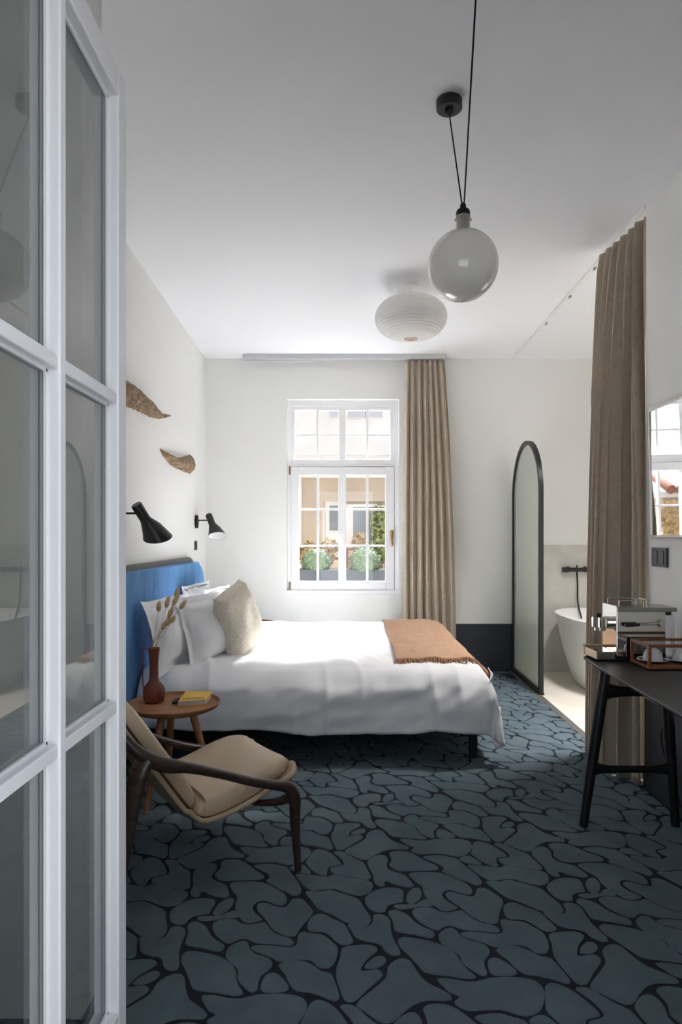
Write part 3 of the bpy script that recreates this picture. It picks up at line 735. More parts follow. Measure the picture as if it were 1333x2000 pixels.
# cushions: puffy slabs above the profile
def cush(name, t0, t1, th, hw, zoff, nose):
    idx = [p for p in prof if t0 <= p.x <= t1]
    bm = bmesh.new()
    def g(side):
        def f(a, b):
            k = a*(len(idx)-1); i = min(int(k), len(idx)-2); p = idx[i].lerp(idx[i+1], k-i); q = (idx[i+1]-idx[i]).normalized()
            nv = Vector((-abs(q.y) if q.y > 0 else 0, 1, 0)); nn = Vector((-q.y, q.x, 0))
            if nn.y < 0: nn = -nn
            s, l = 2*a-1, 2*b-1
            e = ((1-abs(s)**4)*(1-abs(l)**4))**.38
            wv = hw*(1-.30*max(0, nose*s)**3)*(1-.05*abs(s)**4)
            base = p+nn*zoff
            q3 = base+nn*((th if side > 0 else .0)*e+ .004)
            return ch(q3.x, l*wv, q3.y+.025*abs(l)**3)
        return f
    grid(bm, 26, 26, g(1)); grid(bm, 26, 26, g(-1)); bmesh.ops.remove_doubles(bm, verts=bm.verts, dist=.002)
    return obj(name, bm, M['leather'], chair, smooth=True)
cush('seat_cushion', -.02, .47, .088, .272, .010, -1)
cush('back_cushion', .475, .80, .075, .262, .012, 1)
# walnut side frames
for sd, name in ((-1, 'near'), (1, 'far')):
    la = .372*sd if sd < 0 else .335
    dz = 0 if sd < 0 else -.045
    pts = [ch(.083, la, .225+dz), ch(.085, la, .285+dz), ch(.112, la, .337+dz), ch(.18, la, .362+dz), ch(.28, la*1.0, .398+dz), ch(.404, la, .452+dz), ch(.52, la, .497+dz), ch(.62, la, .528+dz), ch(.70, la*.99, .580+dz), ch(.76, la*.95, .65+dz), ch(.84, la*.9, .76+dz)]
    rad = [(.017, .021), (.018, .026), (.020, .024), (.020, .019), (.021, .018), (.021, .018), (.021, .020), (.021, .027), (.018, .022), (.015, .018), (.012, .013)]
    obj('armrest', sweep(bmesh.new(), *smooth_path(pts, rad, 5), seg=14, up=(0, 0, 1)), M['walnut'], chair, smooth=True, auto=60)
    fpts = [ch(.075, la*1.03, .0), ch(.080, la*1.01, .12), ch(.083, la, .21), ch(.084, la, .26+dz)]
    obj('leg', sweep(bmesh.new(), *smooth_path(fpts, [(.012, .014), (.014, .017), (.017, .021), (.017, .022)], 5), seg=14), M['walnut'], chair, smooth=True, auto=60)
    bp = [ch(.80, la*1.0, 0), ch(.765, la, .18), ch(.735, la, .36), ch(.71, la, .50+dz), ch(.68, la, .56+dz)]
    obj('leg', sweep(bmesh.new(), *smooth_path(bp, [(.012, .013), (.015, .017), (.019, .024), (.021, .034), (.016, .03)], 5), seg=14), M['walnut'], chair, smooth=True, auto=60)
    obj('seat_bracket', sweep(bmesh.new(), *smooth_path([ch(.10, la, .30+dz*.5), ch(.14, la*.85, .268), ch(.19, la*.5, .240), ch(.2, 0, .232)], [(.016, .020), (.014, .015), (.012, .012), (.012, .012)], 5), seg=10), M['walnut'], chair, smooth=True, auto=60)

# ---------------------------------------------------------------- ceiling lamps
Yg = 2.40; gc = P(905, 519, Yg); Rg = .128
pend = thing('pendant_lamp', 'smoky opal glass globe pendant hanging on two black cords', 'lamp', (gc.x, gc.y, gc.z+.27))
rose = Vector(((878-CX)*2.66/FOC, 2.66, HC))
bm = bmesh.new(); lathe(bm, [(0, 0), (.048, 0), (.052, -.004), (.052, -.036), (.048, -.040), (0, -.040)], rose, 40)
rz = obj('ceiling_rose', bm, M['black'], pend, smooth=True, auto=40)
obj('cord_grip', lathe(bmesh.new(), [(0, -.04), (.018, -.04), (.017, -.052), (.006, -.062), (0, -.062)], rose, 24), M['black'], rz, smooth=True, auto=50)
obj('globe', lathe(bmesh.new(), [(Rg*math.sin(PI*k/40), -Rg*math.cos(PI*k/40)) for k in range(39)]+[(.028, Rg*.978)], gc, 64), M['opal'], pend, smooth=True)
obj('gasket', lathe(bmesh.new(), [(.020, .118), (.038, .118), (.038, .123), (.020, .125)], gc, 40), M['black'], pend, smooth=True, auto=40)
obj('lamp_holder', lathe(bmesh.new(), [(.0, .120), (.0245, .122), (.0245, .172), (.0265, .173), (.0265, .178), (.0245, .179), (.0245, .183), (0, .183)], gc, 40), M['nickel'], pend, smooth=True, auto=40)
obj('holder_cap', lathe(bmesh.new(), [(0, .182), (.025, .182), (.026, .195), (.022, .203), (.012, .206), (.011, .222), (.006, .230), (0, .230)], gc, 40), M['black'], pend, smooth=True, auto=40)
for s in (-1, 1): obj('holder_screw', sweep(bmesh.new(), [gc+Vector((s*.024, 0, .168)), gc+Vector((s*.031, 0, .168))], .005, 12), M['nickel'], pend, smooth=True, auto=40)
top = gc+Vector((0, 0, .226))
obj('cord', sweep(bmesh.new(), [rose+Vector((0, 0, -.055)), top+Vector((-.004, 0, 0))], .0028, 8), M['cord'], pend, smooth=True)
an = Vector(((948-CX)*1.62/FOC, 1.62, HC-.04))
obj('cord', sweep(bmesh.new(), [an, top+Vector((.004, 0, 0))], .0028, 8), M['cord'], pend, smooth=True)
obj('ceiling_hook', lathe(bmesh.new(), [(0, 0), (.03, 0), (.03, -.03), (.006, -.045), (0, -.045)], Vector((an.x, an.y, HC)), 24), M['black'], pend, smooth=True, auto=40)
# paper lantern
lc = Vector(((803-CX)*4.6/FOC, 4.6, 2.866))
lan = thing('paper_lantern', 'flattened white rice paper lantern lamp close to the ceiling', 'lamp', lc)
pr = []; nr = 96
for k in range(nr+1):
    a = PI*k/nr; r0 = .250*math.sin(a)**.82; z = -.150*math.cos(a)
    rib = .0038*math.cos(k*PI*.5) if .15 < a/PI < .9 else 0
    if r0 < .042: continue
    pr.append((r0+rib, z))
obj('lantern_shade', lathe(bmesh.new(), pr, lc, 72), M['paper'], lan, smooth=True)
obj('lower_ring', lathe(bmesh.new(), [(.030, -.146), (.043, -.150), (.043, -.144), (.030, -.140)], lc, 40), mat('pale_wood_ring', srgb(226, 198, 176), .6), lan, smooth=True, auto=40)
obj('bulb', lathe(bmesh.new(), [(0, -.06), (.02, -.055), (.03, -.03), (.02, 0), (.014, .03), (0, .03)], lc, 24), M['lampin'], lan, smooth=True)
obj('ceiling_cup', lathe(bmesh.new(), [(0, HC-lc.z), (.05, HC-lc.z), (.045, HC-lc.z-.012), (.003, HC-lc.z-.015), (.003, .02), (0, .02)], lc, 30), M['lampin'], lan, smooth=True, auto=40)

# ---------------------------------------------------------------- curtains and tracks
def curtain(name, label, tops, bots, z0, z1, folds, a0, a1, seed, flat=.0):
    T = catmull([(x, y, 0) for x, y in tops], 12); Bt = catmull([(x, y, 0) for x, y in bots], 12)
    def along(L, s):
        k = s*(len(L)-1); i = min(int(k), len(L)-2); return L[i].lerp(L[i+1], k-i), (L[i+1]-L[i]).normalized()
    bm = bmesh.new(); NU, NZ = folds*14, 60
    def f(a, b):
        w = b**1.0; zz = z1+(z0-z1)*b; ww = 1-(1-w)**2.2
        p, d = along(T, a); q, e = along(Bt, a); r = p.lerp(q, ww); dd = d.lerp(e, ww).normalized(); n = Vector((dd.y, -dd.x, 0))
        ph = 2*PI*folds*(a+.055*N((a*4, b*.8, 0), 1, seed)*(.5+.5*ww)); amp = (a0+(a1-a0)*ww)*(1+.45*N((a*9, b*.5, 3), 1, seed+1))
        v = math.sin(ph); v = (abs(v)**.75)*(1 if v > 0 else -1)
        head = max(0, 1-b/.035)
        r = r+n*amp*(v+.07*math.sin(2*ph+1))*(1-.35*head)+dd*amp*.45*math.sin(2*ph)*ww
        return Vector((r.x, r.y, zz+.003*v*head))
    grid(bm, NU, NZ, f)
    o = tag(obj(name, bm, M['curtain'], None, smooth=True), label, 'curtain', 'taupe curtains'); solidify(o, .004); return o
curtain('curtain', 'taupe floor-length curtain gathered to the right of the window', [(.625, 6.36), (.82, 6.37), (1.005, 6.37)], [(.605, 6.36), (.86, 6.34), (1.125, 6.36)], .02, 3.045, 7, .024, .038, 5)
curtain('curtain', 'taupe curtain bunched by the bathroom opening and the desk', [(1.652, 3.54), (1.632, 3.8), (1.608, 4.04)], [(1.645, 3.53), (1.52, 3.60), (1.50, 3.78), (1.575, 4.06)], .015, 3.06, 6, .030, .060, 12)
t = thing('curtain_rail', 'flat white curtain rail on the ceiling above the window', 'curtain rail', (.1, 6.4, HC-.045))
obj('rail', B(P(476, 0, 6.4).x, P(869, 0, 6.4).x, 6.335, 6.44, HC-.045, HC-.0005, .003), M['railgrey'], t)
obj('rail_groove', B(P(478, 0, 6.4).x, P(867, 0, 6.4).x, 6.38, 6.39, HC-.0465, HC-.0452), M['socket'], t)
t = thing('curtain_track', 'thin white ceiling track running from the back wall to the bathroom curtain', 'curtain rail', (1.65, 5, HC-.02))
obj('track', skew_wall(lambda y: wr(y)-.012, 3.50, YB-.001, HC-.018, HC-.0005, .026), M['white'], t)
for y in (4.25, 4.75, 5.35): obj('glider', B(wr(y)-.004, wr(y)+.008, y, y+.03, HC-.034, HC-.018, .002), M['steel'], t)

# ---------------------------------------------------------------- arched screen
s0, s1 = 5.50, 6.485; rr = (s1-s0)/2; yc = (s0+s1)/2; zs = 2.205-rr*1.0
scn = thing('glass_screen', 'tall arched shower screen of reeded glass in a black frame', 'screen', (wr(yc), yc, 0))
def arch(r, base, n=28): return [(yc-r, base)]+[(yc-r*math.cos(PI*k/n), zs+r*math.sin(PI*k/n)) for k in range(n+1)]+[(yc+r, base)]
bm = bmesh.new(); oa, ia = arch(rr, .012), arch(rr-.036, .048)
def sp(y, z, dx): return (wr(y)+dx, y, z)
n = len(oa); Vs = [[bm.verts.new(sp(y, z, dx)) for y, z in L] for L, dx in ((oa, -.018), (ia, -.018), (ia, .018), (oa, .018))]
for i in range(n):
    j = (i+1) % n
    for a in range(4): bm.faces.new((Vs[a][i], Vs[a][j], Vs[(a+1) % 4][j], Vs[(a+1) % 4][i]))
obj('frame', bm, M['black'], scn, smooth=True, auto=35)
bm = bmesh.new(); g = arch(rr-.034, .046); a = [bm.verts.new(sp(y, z, -.004)) for y, z in g]; b = [bm.verts.new(sp(y, z, .004)) for y, z in g]
bm.faces.new(a); bm.faces.new(b[::-1])
obj('glass_panel', bm, M['frost'], scn)
obj('floor_channel', hexa(bmesh.new(), [sp(s0, .001, -.024), sp(s0, .001, .024), sp(s1, .001, .024), sp(s1, .001, -.024), sp(s0, .014, -.024), sp(s0, .014, .024), sp(s1, .014, .024), sp(s1, .014, -.024)]), M['black'], scn)

# ---------------------------------------------------------------- bathroom
tubc = Vector((2.36, 5.72, 0))
tub = thing('bathtub', 'white freestanding oval bathtub behind the curtain', 'bathtub', tubc)
bm = bmesh.new(); seg = 64; rings = []
TP = [(0, .0, .0), (.225, .56, .0), (.245, .59, .02), (.285, .63, .14), (.335, .665, .30), (.375, .69, .47), (.400, .71, .60), (.412, .72, .628), (.414, .722, .634), (.405, .713, .637), (.392, .70, .630), (.36, .665, .48), (.30, .60, .25), (.22, .50, .14), (0, .0, .13)]
for rx, ry, z in TP:
    if rx == 0: rings.append([bm.verts.new(tubc+Vector((0, 0, z)))]); continue
    ring = []
    for k in range(seg):
        a = 2*PI*k/seg; c_, s_ = math.cos(a), math.sin(a); e = .86
        ring.append(bm.verts.new(tubc+Vector((rx*abs(c_)**e*(1 if c_ > 0 else -1), ry*abs(s_)**e*(1 if s_ > 0 else -1), z))))
    rings.append(ring)
for a, b in zip(rings, rings[1:]):
    for k in range(seg):
        k2 = (k+1) % seg
        if len(a) == 1: bm.faces.new((a[0], b[k2], b[k]))
        elif len(b) == 1: bm.faces.new((a[k], a[k2], b[0]))
        else: bm.faces.new((a[k], a[k2], b[k2], b[k]))
obj('tub_shell', bm, M['tub'], tub, smooth=True, auto=60)
bm = bmesh.new()
for k in range(seg):
    pass
obj('plinth', lathe(bmesh.new(), [(0, .0012), (.20, .0012), (.20, .006), (0, .006)], (0, 0, 0), 48, Matrix.Translation(tubc) @ Matrix.Diagonal((1, 2.6, 1, 1))), mat('brown_plinth', srgb(150, 118, 88), .7), tub)  # thin flat brown oval under the tub
mxc = P(1120, 1112, YB); mxc.y = YB-.07
mx_ = thing('bath_mixer', 'matt black wall-mounted bath mixer with shower hose above the tub', 'tap', (mxc.x, YB, mxc.z))
def tube(name, pts, r, m, par, seg=16): return obj(name, sweep(bmesh.new(), pts, r, seg), m, par, smooth=True, auto=40)
x0 = P(1097, 0, YB).x; x1 = x0+.30
tube('mixer_body', [(x0+.03, mxc.y, mxc.z), (x1-.03, mxc.y, mxc.z)], .020, M['black'], mx_)
for xx in (x0+.018, x1+.005): tube('handle', [(xx-.028, mxc.y, mxc.z), (xx+.024, mxc.y, mxc.z)], .026, M['black'], mx_)
for xx in (x0+.06, x1-.07): tube('wall_flange', [(xx, YB-.001, mxc.z), (xx, YB-.02, mxc.z), (xx, YB-.06, mxc.z)], [.030, .030, .016], M['black'], mx_)
tube('diverter', [(x0+.13, mxc.y, mxc.z+.015), (x0+.13, mxc.y, mxc.z+.045)], .007, M['black'], mx_)
tube('hose', catmull([(x0+.13, mxc.y, mxc.z-.015), (x0+.13, mxc.y-.02, mxc.z-.15), (x0+.122, mxc.y-.05, mxc.z-.32), (x0+.14, mxc.y-.10, mxc.z-.47)], 6), .008, M['black'], mx_)
bl_ = bpy.data.lights.new('bathroom_fill_light', 'AREA'); bl_.shape = 'DISK'; bl_.size = .34; bl_.energy = 78; bl_.spread = math.radians(105); bl_.color = (1, .97, .93)  # added lamp, out of view, to brighten the bathroom
LP = (2.02, 4.25, HC)
lo = bpy.data.objects.new('bathroom_fill_light', bl_); C.objects.link(lo); lo.location = (LP[0], LP[1], HC-.062)
t = thing('added_fill_lamp', 'added round white fill lamp, unseen on the bathroom ceiling behind the curtain', 'lamp', LP)
obj('fill_lamp_body', lathe(bmesh.new(), [(0, 0), (.19, 0), (.19, -.05), (.175, -.055), (.17, -.045), (0, -.045)], LP, 40), M['white'], t, smooth=True, auto=40)
# stool by the bath
sc_ = Vector((2.02, 4.75, 0))
st = thing('stool', 'small black-legged stool with oak seat, standing on the pale bathroom floor', 'stool', sc_)
for a in (200, 290, 20, 110):
    a = math.radians(a); f = sc_+Vector((.19*math.cos(a), .19*math.sin(a), .002)); g = sc_+Vector((.12*math.cos(a), .12*math.sin(a), .445))
    tube('leg', [f, g], [.0145, .016], M['black'], st)
obj('seat', lathe(bmesh.new(), [(0, .44), (.155, .44), (.165, .448), (.165, .462), (.16, .468), (0, .468)], sc_, 40), M['paleoak'], st, smooth=True, auto=40)

# ---------------------------------------------------------------- mirror and switch
my0, my1 = 2.55, 3.398
def mp(y, z, d):      # d = distance off the wall; leans out at the top
    return (wr(y)-d-.008*(z-1.327)/.65-.006*(3.398-y), y, z)
mir = thing('wall_mirror', 'thin-framed wall mirror above the desk reflecting the window', 'mirror', (wr(3)-.02, 3.0, 1.327))
def mbox(y0, y1, z0, z1, d0, d1): return hexa(bmesh.new(), [mp(y0, z0, d1), mp(y0, z0, d0), mp(y1, z0, d0), mp(y1, z0, d1), mp(y0, z1, d1), mp(y0, z1, d0), mp(y1, z1, d0), mp(y1, z1, d1)])
zt_, zb_ = 1.984, 1.327
for y0, y1, z0, z1 in ((my1-.008, my1, zb_, zt_), (my0, my0+.008, zb_, zt_), (my0+.008, my1-.008, zb_, zb_+.010), (my0+.008, my1-.008, zt_-.010, zt_)):
    obj('frame', mbox(y0, y1, z0, z1, .004, .026), M['steel'], mir)
obj('mirror_glass', mbox(my0+.008, my1-.008, zb_+.010, zt_-.010, .006, .020), M['mirror'], mir)
sw = thing('light_switch', 'double graphite light switch on the wall under the mirror', 'switch', (wr(3.33), 3.33, 1.22))
def swb(y0, y1, z0, z1, d0, d1, tilt=0): 
    return hexa(bmesh.new(), [(wr(y0)-d1, y0, z0), (wr(y0)-d0, y0, z0), (wr(y1)-d0, y1, z0), (wr(y1)-d1-tilt, y1, z0), (wr(y0)-d1, y0, z1), (wr(y0)-d0, y0, z1), (wr(y1)-d0, y1, z1), (wr(y1)-d1-tilt, y1, z1)])
obj('cover_plate', swb(3.245, 3.405, 1.176, 1.272, .001, .013), M['socket'], sw)
for y in (3.265, 3.335):
    obj('rocker_gap', swb(y-.003, y+.058, 1.188, 1.260, .013, .0134), M['socketdark'], sw)
    obj('rocker', swb(y+.004, y+.055, 1.191, 1.257, .0134, .016, .004), M['socket'], sw)

# ---------------------------------------------------------------- desk and what stands on it
dk = thing('desk', 'black oak desk with rounded corners and A-shaped end legs', 'desk', (1.38, 2.5, 0))
ZD = .75
L_ = [(1.345, 3.235), (1.275, 3.228), (1.205, 3.200), (1.170, 3.160), (1.158, 3.09), (1.138, 2.8), (1.118, 2.45), (1.103, 2.117), (1.09, 1.8), (1.095, 1.62), (1.13, 1.56), (1.20, 1.54)]
ol = catmull([(x, y, 0) for x, y in L_], 4)+[Vector((1.565, 1.54, 0)), Vector((1.598, 3.235, 0))]
bm = bmesh.new()
lay = []
cen = Vector((1.36, 2.4, 0))
for (ins, z) in ((.030, ZD-.024), (.004, ZD-.012), (0, ZD-.004), (.003, ZD), (.012, ZD-.0015), (.02, ZD-.003)):
    lay.append([bm.verts.new((p.x+(cen.x-p.x)/abs(cen.x-p.x)*min(ins, abs(cen.x-p.x)*.5), p.y+(cen.y-p.y)/max(abs(cen.y-p.y), .01)*ins*(abs(cen.y-p.y) > .7), z)) for p in ol])
for a, b in zip(lay, lay[1:]):
    for k in range(len(a)): bm.faces.new((a[k], a[(k+1) % len(a)], b[(k+1) % len(a)], b[k]))
bm.faces.new(lay[0][::-1]); bm.faces.new(lay[-1])
obj('desk_top', bm, M['desk'], dk, smooth=True, auto=30)
for Yd in (3.005, 1.80):
    q = [(1.111, 0), (1.215, ZD-.025)]; r = [(1.534, 0), (1.487, ZD-.025)]
    for nm, (a, b) in (('leg', q), ('leg', r)):
        pa = Vector((a[0], Yd, .0)); pb = Vector((b[0], Yd, b[1]))
        obj(nm, sweep(bmesh.new(), *smooth_path([pa, pa.lerp(pb, .33), pa.lerp(pb, .66), pb], [(.019, .019), (.022, .022), (.025, .025), (.025, .025)], 4), seg=14, up=(0, 1, 0)), M['black'], dk, smooth=True, auto=60)
    for z, rv in ((.618, .024), (.262, .018)):
        xa = 1.111+(1.215-1.111)*z/.725; xb = 1.534-(1.534-1.487)*z/.725
        obj('cross_rail', sweep(bmesh.new(), *smooth_path([(xa, Yd, z), (xa+.03, Yd, z+.002), (xa+.08, Yd, z), ((xa+xb)/2, Yd, z), (xb-.08, Yd, z), (xb-.03, Yd, z+.002), (xb, Yd, z)],
            [(.014, rv*1.9), (.014, rv*1.45), (.013, rv*1.0), (.013, rv*.92), (.013, rv*1.0), (.014, rv*1.45), (.014, rv*1.9)], 4), seg=14, up=(0, 0, 1)), M['black'], dk, smooth=True, auto=60)
obj('drawer', B(1.30, 1.52, 1.95, 2.55, .63, ZD-.022, .004), M['desk'], dk)
tag(obj('power_cable', sweep(bmesh.new(), catmull([(1.50, 2.98, .74), (1.535, 3.0, .55), (1.50, 3.06, .42), (1.53, 3.1, .30), (1.575, 3.05, .10), (1.57, 2.9, .02)], 6), .0035, 8), M['cord'], None, smooth=True), 'thin black cable hanging down behind the desk', 'cable')

# espresso machine
mz = ZD+.001
X0, X1, Y0, Y1 = 1.284, 1.560, 3.045, 3.195
em = thing('espresso_machine', 'boxy polished steel espresso machine on the desk', 'coffee machine', (1.42, 3.12, mz))
obj('machine_body', B(X0, X1-.05, Y0, Y1, mz+.02, mz+.245, .002), M['chrome'], em)
obj('front_plate', B(X0-.006, X0-.0005, Y0-.004, Y1+.004, mz+.030, mz+.255, .001), M['chrome'], em)
obj('base', B(X0-.01, X1-.05, Y0-.003, Y1+.003, mz, mz+.02, .002), M['black'], em)
obj('top_tray', B(X0, X1, Y0-.006, Y1+.006, mz+.228, mz+.248, .002), M['steel'], em)
obj('water_tank', B(X1-.05, X1-.004, Y0+.004, Y1-.004, mz+.005, mz+.222, .006), glass_mat('clear_tank', (.86, .88, .92, 1)), em)
obj('tank_lid', B(X1-.05, X1-.025, Y0-.002, Y1, mz+.212, mz+.2275, .001), M['socketdark'], em)
def wire(pts, r=.0026, m='chrome', name='cup_rail', par=em): return obj(name, sweep(bmesh.new(), pts, r, 8), M[m], par, smooth=True, auto=60)
zt2 = mz+.248; zr = zt2+.030
wire(catmull([(X0+.012, Y0+.01, zt2), (X0+.014, Y0+.01, zr-.006), (X0+.024, Y0+.01, zr), (X0+.115, Y0+.01, zr), (X0+.126, Y0+.01, zr-.006), (X0+.128, Y0+.01, zt2)], 4))
wire(catmull([(X0+.012, Y1-.01, zt2), (X0+.014, Y1-.01, zr-.006), (X0+.024, Y1-.01, zr), (X0+.14, Y1-.01, zr), (X0+.15, Y1-.01, zr-.006), (X0+.152, Y1-.01, zt2)], 4))
wire(catmull([(X0+.145, Y0+.012, zt2), (X0+.146, Y0+.02, zr-.004), (X0+.150, Y0+.03, zr+.002), (X0+.155, Y1-.03, zr+.002), (X0+.157, Y1-.012, zr-.006), (X0+.157, Y1-.01, zt2)], 4))
wire(catmull([(X0+.20, Y1-.01, zt2), (X0+.20, Y1-.01, zr-.006), (X0+.205, Y1-.015, zr)], 3))
# group head, portafilter, steam lever
ym = (Y0+Y1)/2+.0
obj('group_head', sweep(bmesh.new(), [(X0-.004, ym, mz+.17), (X0-.03, ym, mz+.17)], .032, 28), M['chrome'], em, smooth=True, auto=40)
obj('group_collar', sweep(bmesh.new(), [(X0-.055, ym, mz+.150), (X0-.055, ym, mz+.196)], .034, 28), M['chrome'], em, smooth=True, auto=40)
obj('portafilter', sweep(bmesh.new(), [(X0-.050, ym, mz+.132), (X0-.050, ym, mz+.152)], .027, 28), M['nickel'], em, smooth=True, auto=40)
obj('knob', sweep(bmesh.new(), [(X0-.055, ym, mz+.196), (X0-.055, ym, mz+.212)], [.008, .011], 16), M['black'], em, smooth=True, auto=40)
obj('lever_rod', sweep(bmesh.new(), [(X0+.03, Y0-.022, mz+.168), (X0+.20, Y0-.012, mz+.176)], .004, 10), M['chrome'], em, smooth=True, auto=40)
obj('lever_grip', sweep(bmesh.new(), [(X0+.028, Y0-.022, mz+.168), (X0+.095, Y0-.018, mz+.171)], [.009, .0075], 14), M['black'], em, smooth=True, auto=40)
obj('lever_boss', sweep(bmesh.new(), [(X0+.203, Y0+.002, mz+.176), (X0+.203, Y0-.018, mz+.176)], [.020, .016], 20), M['chrome'], em, smooth=True, auto=40)
dt = obj('drip_tray', B(X0-.095, X0-.007, Y0+.004, Y1-.004, mz+.004, mz+.040, .003), M['steel'], em)
obj('tray_grid', B(X0-.092, X0-.010, Y0+.008, Y1-.008, mz+.040, mz+.042), M['chrome'], dt)
# pale wooden box beyond the machine
pb = thing('wooden_box', 'small pale wooden box on the far corner of the desk', 'box', (1.235, 3.17, mz))
obj('box_body', B(1.198, 1.268, 3.205, 3.232, mz, mz+.038, .001), M['oak'], pb)
obj('box_lid', B(1.192, 1.270, 3.200, 3.236, mz+.038, mz+.048, .002), M['paleoak'], pb)
# cup display case: teak frame, glass sides
cs = thing('cup_case', 'low teak and glass display case with coffee cups inside', 'case', (1.47, 2.93, mz))
cx0, cx1, cy0, cy1, cz0, cz1 = 1.337, 1.622, 2.845, 3.030, mz, mz+.108
obj('base_board', B(cx0-.002, cx1-.012, cy0, cy1, cz0, cz0+.014, .003), M['teak'], cs)
s_ = .013
for x in (cx0, cx1-s_-.012):
    for y in (cy0, cy1-s_): obj('post', B(x, x+s_, y, y+s_, cz0+.014, cz1-s_, .001), M['teak'], cs)
for (a, b, c, d) in ((cx0, cx1-.012, cy0, cy0+s_), (cx0, cx1-.012, cy1-s_, cy1), (cx0, cx0+s_, cy0+s_, cy1-s_), (cx1-s_-.012, cx1-.012, cy0+s_, cy1-s_)):
    obj('top_rail', B(a, b, c, d, cz1-s_, cz1, .001), M['teak'], cs)
obj('glass_lid', B(cx0+s_, cx1-s_-.012, cy0+s_, cy1-s_, cz1-.008, cz1-.005), M['glass'], cs)
for k, (x, lab) in enumerate(((1.402, 'upturned pale grey china cup and saucer behind the left post of the case'), (1.535, 'upturned pale grey china cup and saucer at the right end of the case'))):
    c0 = Vector((x, 2.945, cz0+.0145))
    s = thing('saucer', lab.replace('upturned pale grey china cup and saucer', 'dark saucer with white rim'), 'saucer', c0, 'saucers in the display case')
    rs = .066
    obj('saucer_plate', lathe(bmesh.new(), [(0, .0), (.028, .0), (rs-.003, .010), (rs-.004, .0125), (.028, .004), (0, .004)], c0, 40), M['saucer'], s, smooth=True, auto=50)
    obj('rim', lathe(bmesh.new(), [(rs-.010, .0085), (rs, .0125), (rs-.001, .0155), (rs-.010, .0120), (rs-.010, .0085)], c0, 40), M['china'], s, smooth=True, auto=50)
    c1 = c0+Vector((0, 0, .0045))
    s = thing('cup', lab.replace('cup and saucer', 'cup'), 'cup', c1, 'cups in the display case')
    obj('cup_body', lathe(bmesh.new(), [(.036, 0), (.043, .002), (.042, .018), (.037, .038), (.026, .054), (.018, .057), (.018, .061), (.014, .061), (.0, .057)], c1, 40), M['china'], s, smooth=True, auto=50)
    obj('handle', sweep(bmesh.new(), catmull([c1+Vector((.036, .012, .038)), c1+Vector((.048, .02, .036)), c1+Vector((.052, .022, .022)), c1+Vector((.040, .012, .012))], 5), .0032, 8), M['china'], s, smooth=True)

# ---------------------------------------------------------------- outside the window
bl = thing('apartment_building', 'beige and white apartment building across the street', 'building', (1, 13, -6))
YX = 13.0
def PX(px, py, Y=YX): return P(px, py, Y)
def fbox(name, px0, px1, py0, py1, Ya, Yb, m, par=bl): 
    a, b = P(px0, py0, Ya), P(px1, py1, Ya); return obj(name, B(a.x, b.x, Ya, Yb, b.z, a.z), m, par)
obj('lower_wall', B(-1.35, 9, 13.0, 13.6, -6, 2.55), M['facade'], bl)
obj('upper_wall', B(-1.9, 9, 12.95, 13.6, 2.55, 6.9), M['facadew'], bl)
obj('cornice', B(-1.9, 9, 12.82, 13.1, 2.50, 2.60), M['facadew'], bl)
obj('string_course', B(-1.9, 9, 12.9, 12.95, 2.95, 3.02), M['facadew'], bl)
obj('side_pilaster', B(-1.35, -.78, 12.9, 13.0, -6, 2.5), M['facadew'], bl)
for x0, x1 in ((645, 661), (680, 714), (717, 748)):
    f = fbox('upper_window', x0-3, x1+3, 770, 818, 12.93, 12.96, M['facadew']); a, b = P(x0, 772, 12.92), P(x1, 815, 12.92)
    obj('pane', B(a.x, b.x, 12.915, 12.93, b.z, a.z), M['paleglass'], f)
f = fbox('window_surround', 636, 672, 977, 1075, 12.94, 13.0, M['facadew'])
for k in range(14): 
    y = 988+k*3.5; a, b = P(644, y, 12.93), P(661, y+2.4, 12.93); obj('louver_slat', B(a.x, b.x, 12.915, 12.935, b.z, a.z), M['shutter'], f)
f = fbox('window_surround', 676, 690, 985, 1068, 12.94, 13.0, M['facadew'])
f = fbox('window_surround', 684, 757, 985, 990, 12.9, 13.0, M['facadew'])
fbox('window_surround', 752, 757, 985, 1075, 12.9, 13.0, M['facadew'])
f = fbox('large_window', 690, 752, 990, 1075, 12.96, 13.0, M['darkglass'])
fbox('lintel', 630, 760, 974, 979, 12.88, 13.0, M['facade'])
fbox('downpipe', 631, 634, 998, 1140, 12.85, 12.92, M['facadew'])
# low tiled-roof house to the left (seen in the mirror)
hs = thing('tiled_roof_house', 'low house with terracotta tiled roof, left across the street', 'building', (-4, 12, -6))
obj('wall', B(-9, -2.1, 12.2, 15, -6, 1.95), M['facade'], hs)
obj('eave', B(-9.2, -1.95, 11.95, 15, 1.95, 2.05), M['facadew'], hs)
bm = bmesh.new()
for k in range(46):
    x = -9.1+k*.155; sweep(bm, [(x, 11.9, 2.08), (x, 14.6, 3.2)], .085, 8)
tag(obj('roof_tiles', bm, M['rooftile'], hs, smooth=True, auto=60), kind='stuff')
tw = thing('terrace_wall', 'low terrace wall with reddish coping across the street', 'wall', (0, 10.5, -6))
obj('wall', B(-2.6, 3, 10.5, 10.7, -6, .80), M['facadew'], tw)
for z in (.80, .97, 1.12): obj('rail', B(-2.6, 3, 10.48, 10.6, z, z+.035), M['rooftile'], tw)
for k in range(9): obj('baluster', B(-2.4+k*.62, -2.36+k*.62, 10.5, 10.54, .8, 1.15), M['rooftile'], tw)
struct('ground_street', B(-30, 30, 6.87, 60, -6.3, -6), M['street'])
struct('ground_yard', B(-30, 30, -40, .46, -6.3, -6), M['street'])

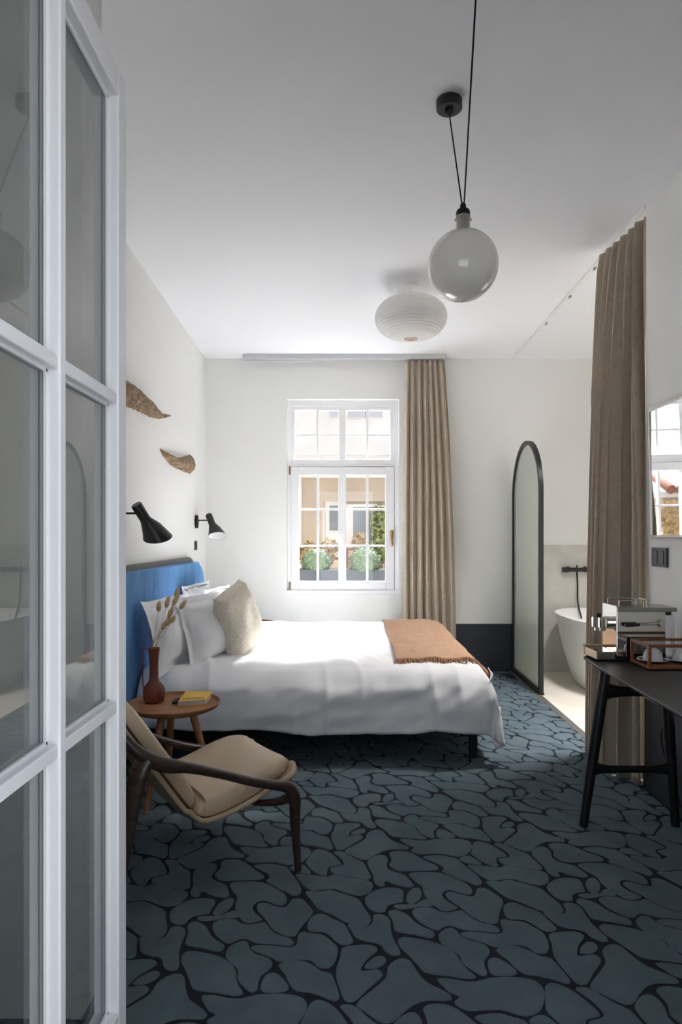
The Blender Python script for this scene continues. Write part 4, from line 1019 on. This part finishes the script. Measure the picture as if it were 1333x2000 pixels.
def leaves(bm, c, r, n, sz, sq=1.0):
    for _ in range(n):
        v = Vector((random.gauss(0, 1), random.gauss(0, 1), random.gauss(0, 1))).normalized(); v = Vector((v.x*r, v.y*r, v.z*r*sq))*random.uniform(.86, 1.04)
        p = Vector(c)+v; a = Vector((random.uniform(-1, 1), random.uniform(-1, 1), random.uniform(-1, 1))).normalized(); b = a.cross(v.normalized()+Vector((.01, .02, .03))).normalized()
        s = sz*random.uniform(.7, 1.3)
        bm.faces.new([bm.verts.new(p-a*s), bm.verts.new(p+b*s*.5), bm.verts.new(p+a*s), bm.verts.new(p-b*s*.5)])
for k, (px, w0, w1, lab) in enumerate(((619, 583, 664, 'left'), (713, 671, 757, 'right'))):
    Yp = 7.1; a, b = P(w0, 1112, Yp), P(w1, 1150, Yp)
    t = thing('planter', 'anthracite window box planter outside the window, '+lab+' one', 'planter', ((a.x+b.x)/2, Yp, .76), 'planters outside the window')
    bm = bmesh.new(); box(bm, a.x, b.x, Yp-.10, Yp+.12, .765, a.z, .004)
    obj('planter_box', bm, M['planter'], t)
    obj('soil', B(a.x+.012, b.x-.012, Yp-.085, Yp+.105, a.z, a.z+.006), M['soil'], t)
    c0 = P(px, 1099, Yp+.02); r = .155 if k == 0 else .17
    t = thing('boxwood_ball', 'clipped round boxwood bush in the '+lab+' window box', 'shrub', (c0.x, c0.y, a.z), 'boxwood balls outside the window')
    bm = bmesh.new(); lathe(bm, [(r*.93*math.sin(PI*q/12)+1e-6*(q in (0, 12)), -r*.93*math.cos(PI*q/12)) for q in range(13)], c0, 20)
    obj('bush_core', bm, M['box'], t, smooth=True)
    bm = bmesh.new(); leaves(bm, c0, r, 2600, .013)
    tag(obj('foliage', bm, M['box'], t), kind='stuff')
struct('window_ledge', B(-.75, .80, 6.86, 7.30, .70, .762, .004), M['facadew'])
def bush(label, px, py, Y, r, m, n=500, sq=1.2, sz=.05, root=None):
    c0 = P(px, py, Y); t = thing('shrub', label, 'shrub', (c0.x, c0.y, c0.z-r*sq), 'shrubs across the street')
    bm = bmesh.new()
    for _ in range(4): leaves(bm, c0+Vector((random.uniform(-.3, .3)*r, 0, random.uniform(-.5, .5)*r)), r*.7, n//4, sz, sq)
    tag(obj('foliage', bm, M[m], t), kind='stuff')
    obj('trunk', sweep(bmesh.new(), [c0+Vector((0, 0, -r*sq*.3)), Vector((c0.x, c0.y, -5.99))], .03, 8), M['bark'], t)
bush('tall yellow-green climber by the large window across the street', 744, 1035, 12.6, .34, 'vine', 700, 1.5)
bush('small shrub growing at the far large window', 690+14, 1058, 12.6, .17, 'autumn', 260)
bush('orange-leaved shrub across the street, behind the left window box', 597, 1078, 10.2, .17, 'autumn', 300, 1)
bush('yellow-leaved shrub across the street, between the two window boxes', 641, 1080, 10.2, .20, 'autumn', 300, 1)
bush('yellow-green shrub across the street, right of the right boxwood', 745, 1074, 10.2, .20, 'vine', 300, 1)
bush('rust-coloured climber on the tiled-roof house', 440, 1040, 11.7, .45, 'autumn', 1400, 1.0, .035)
bush('brown-green climber at the corner of the tiled-roof house', 290, 1030, 11.6, .5, 'vine', 700, 1.2)
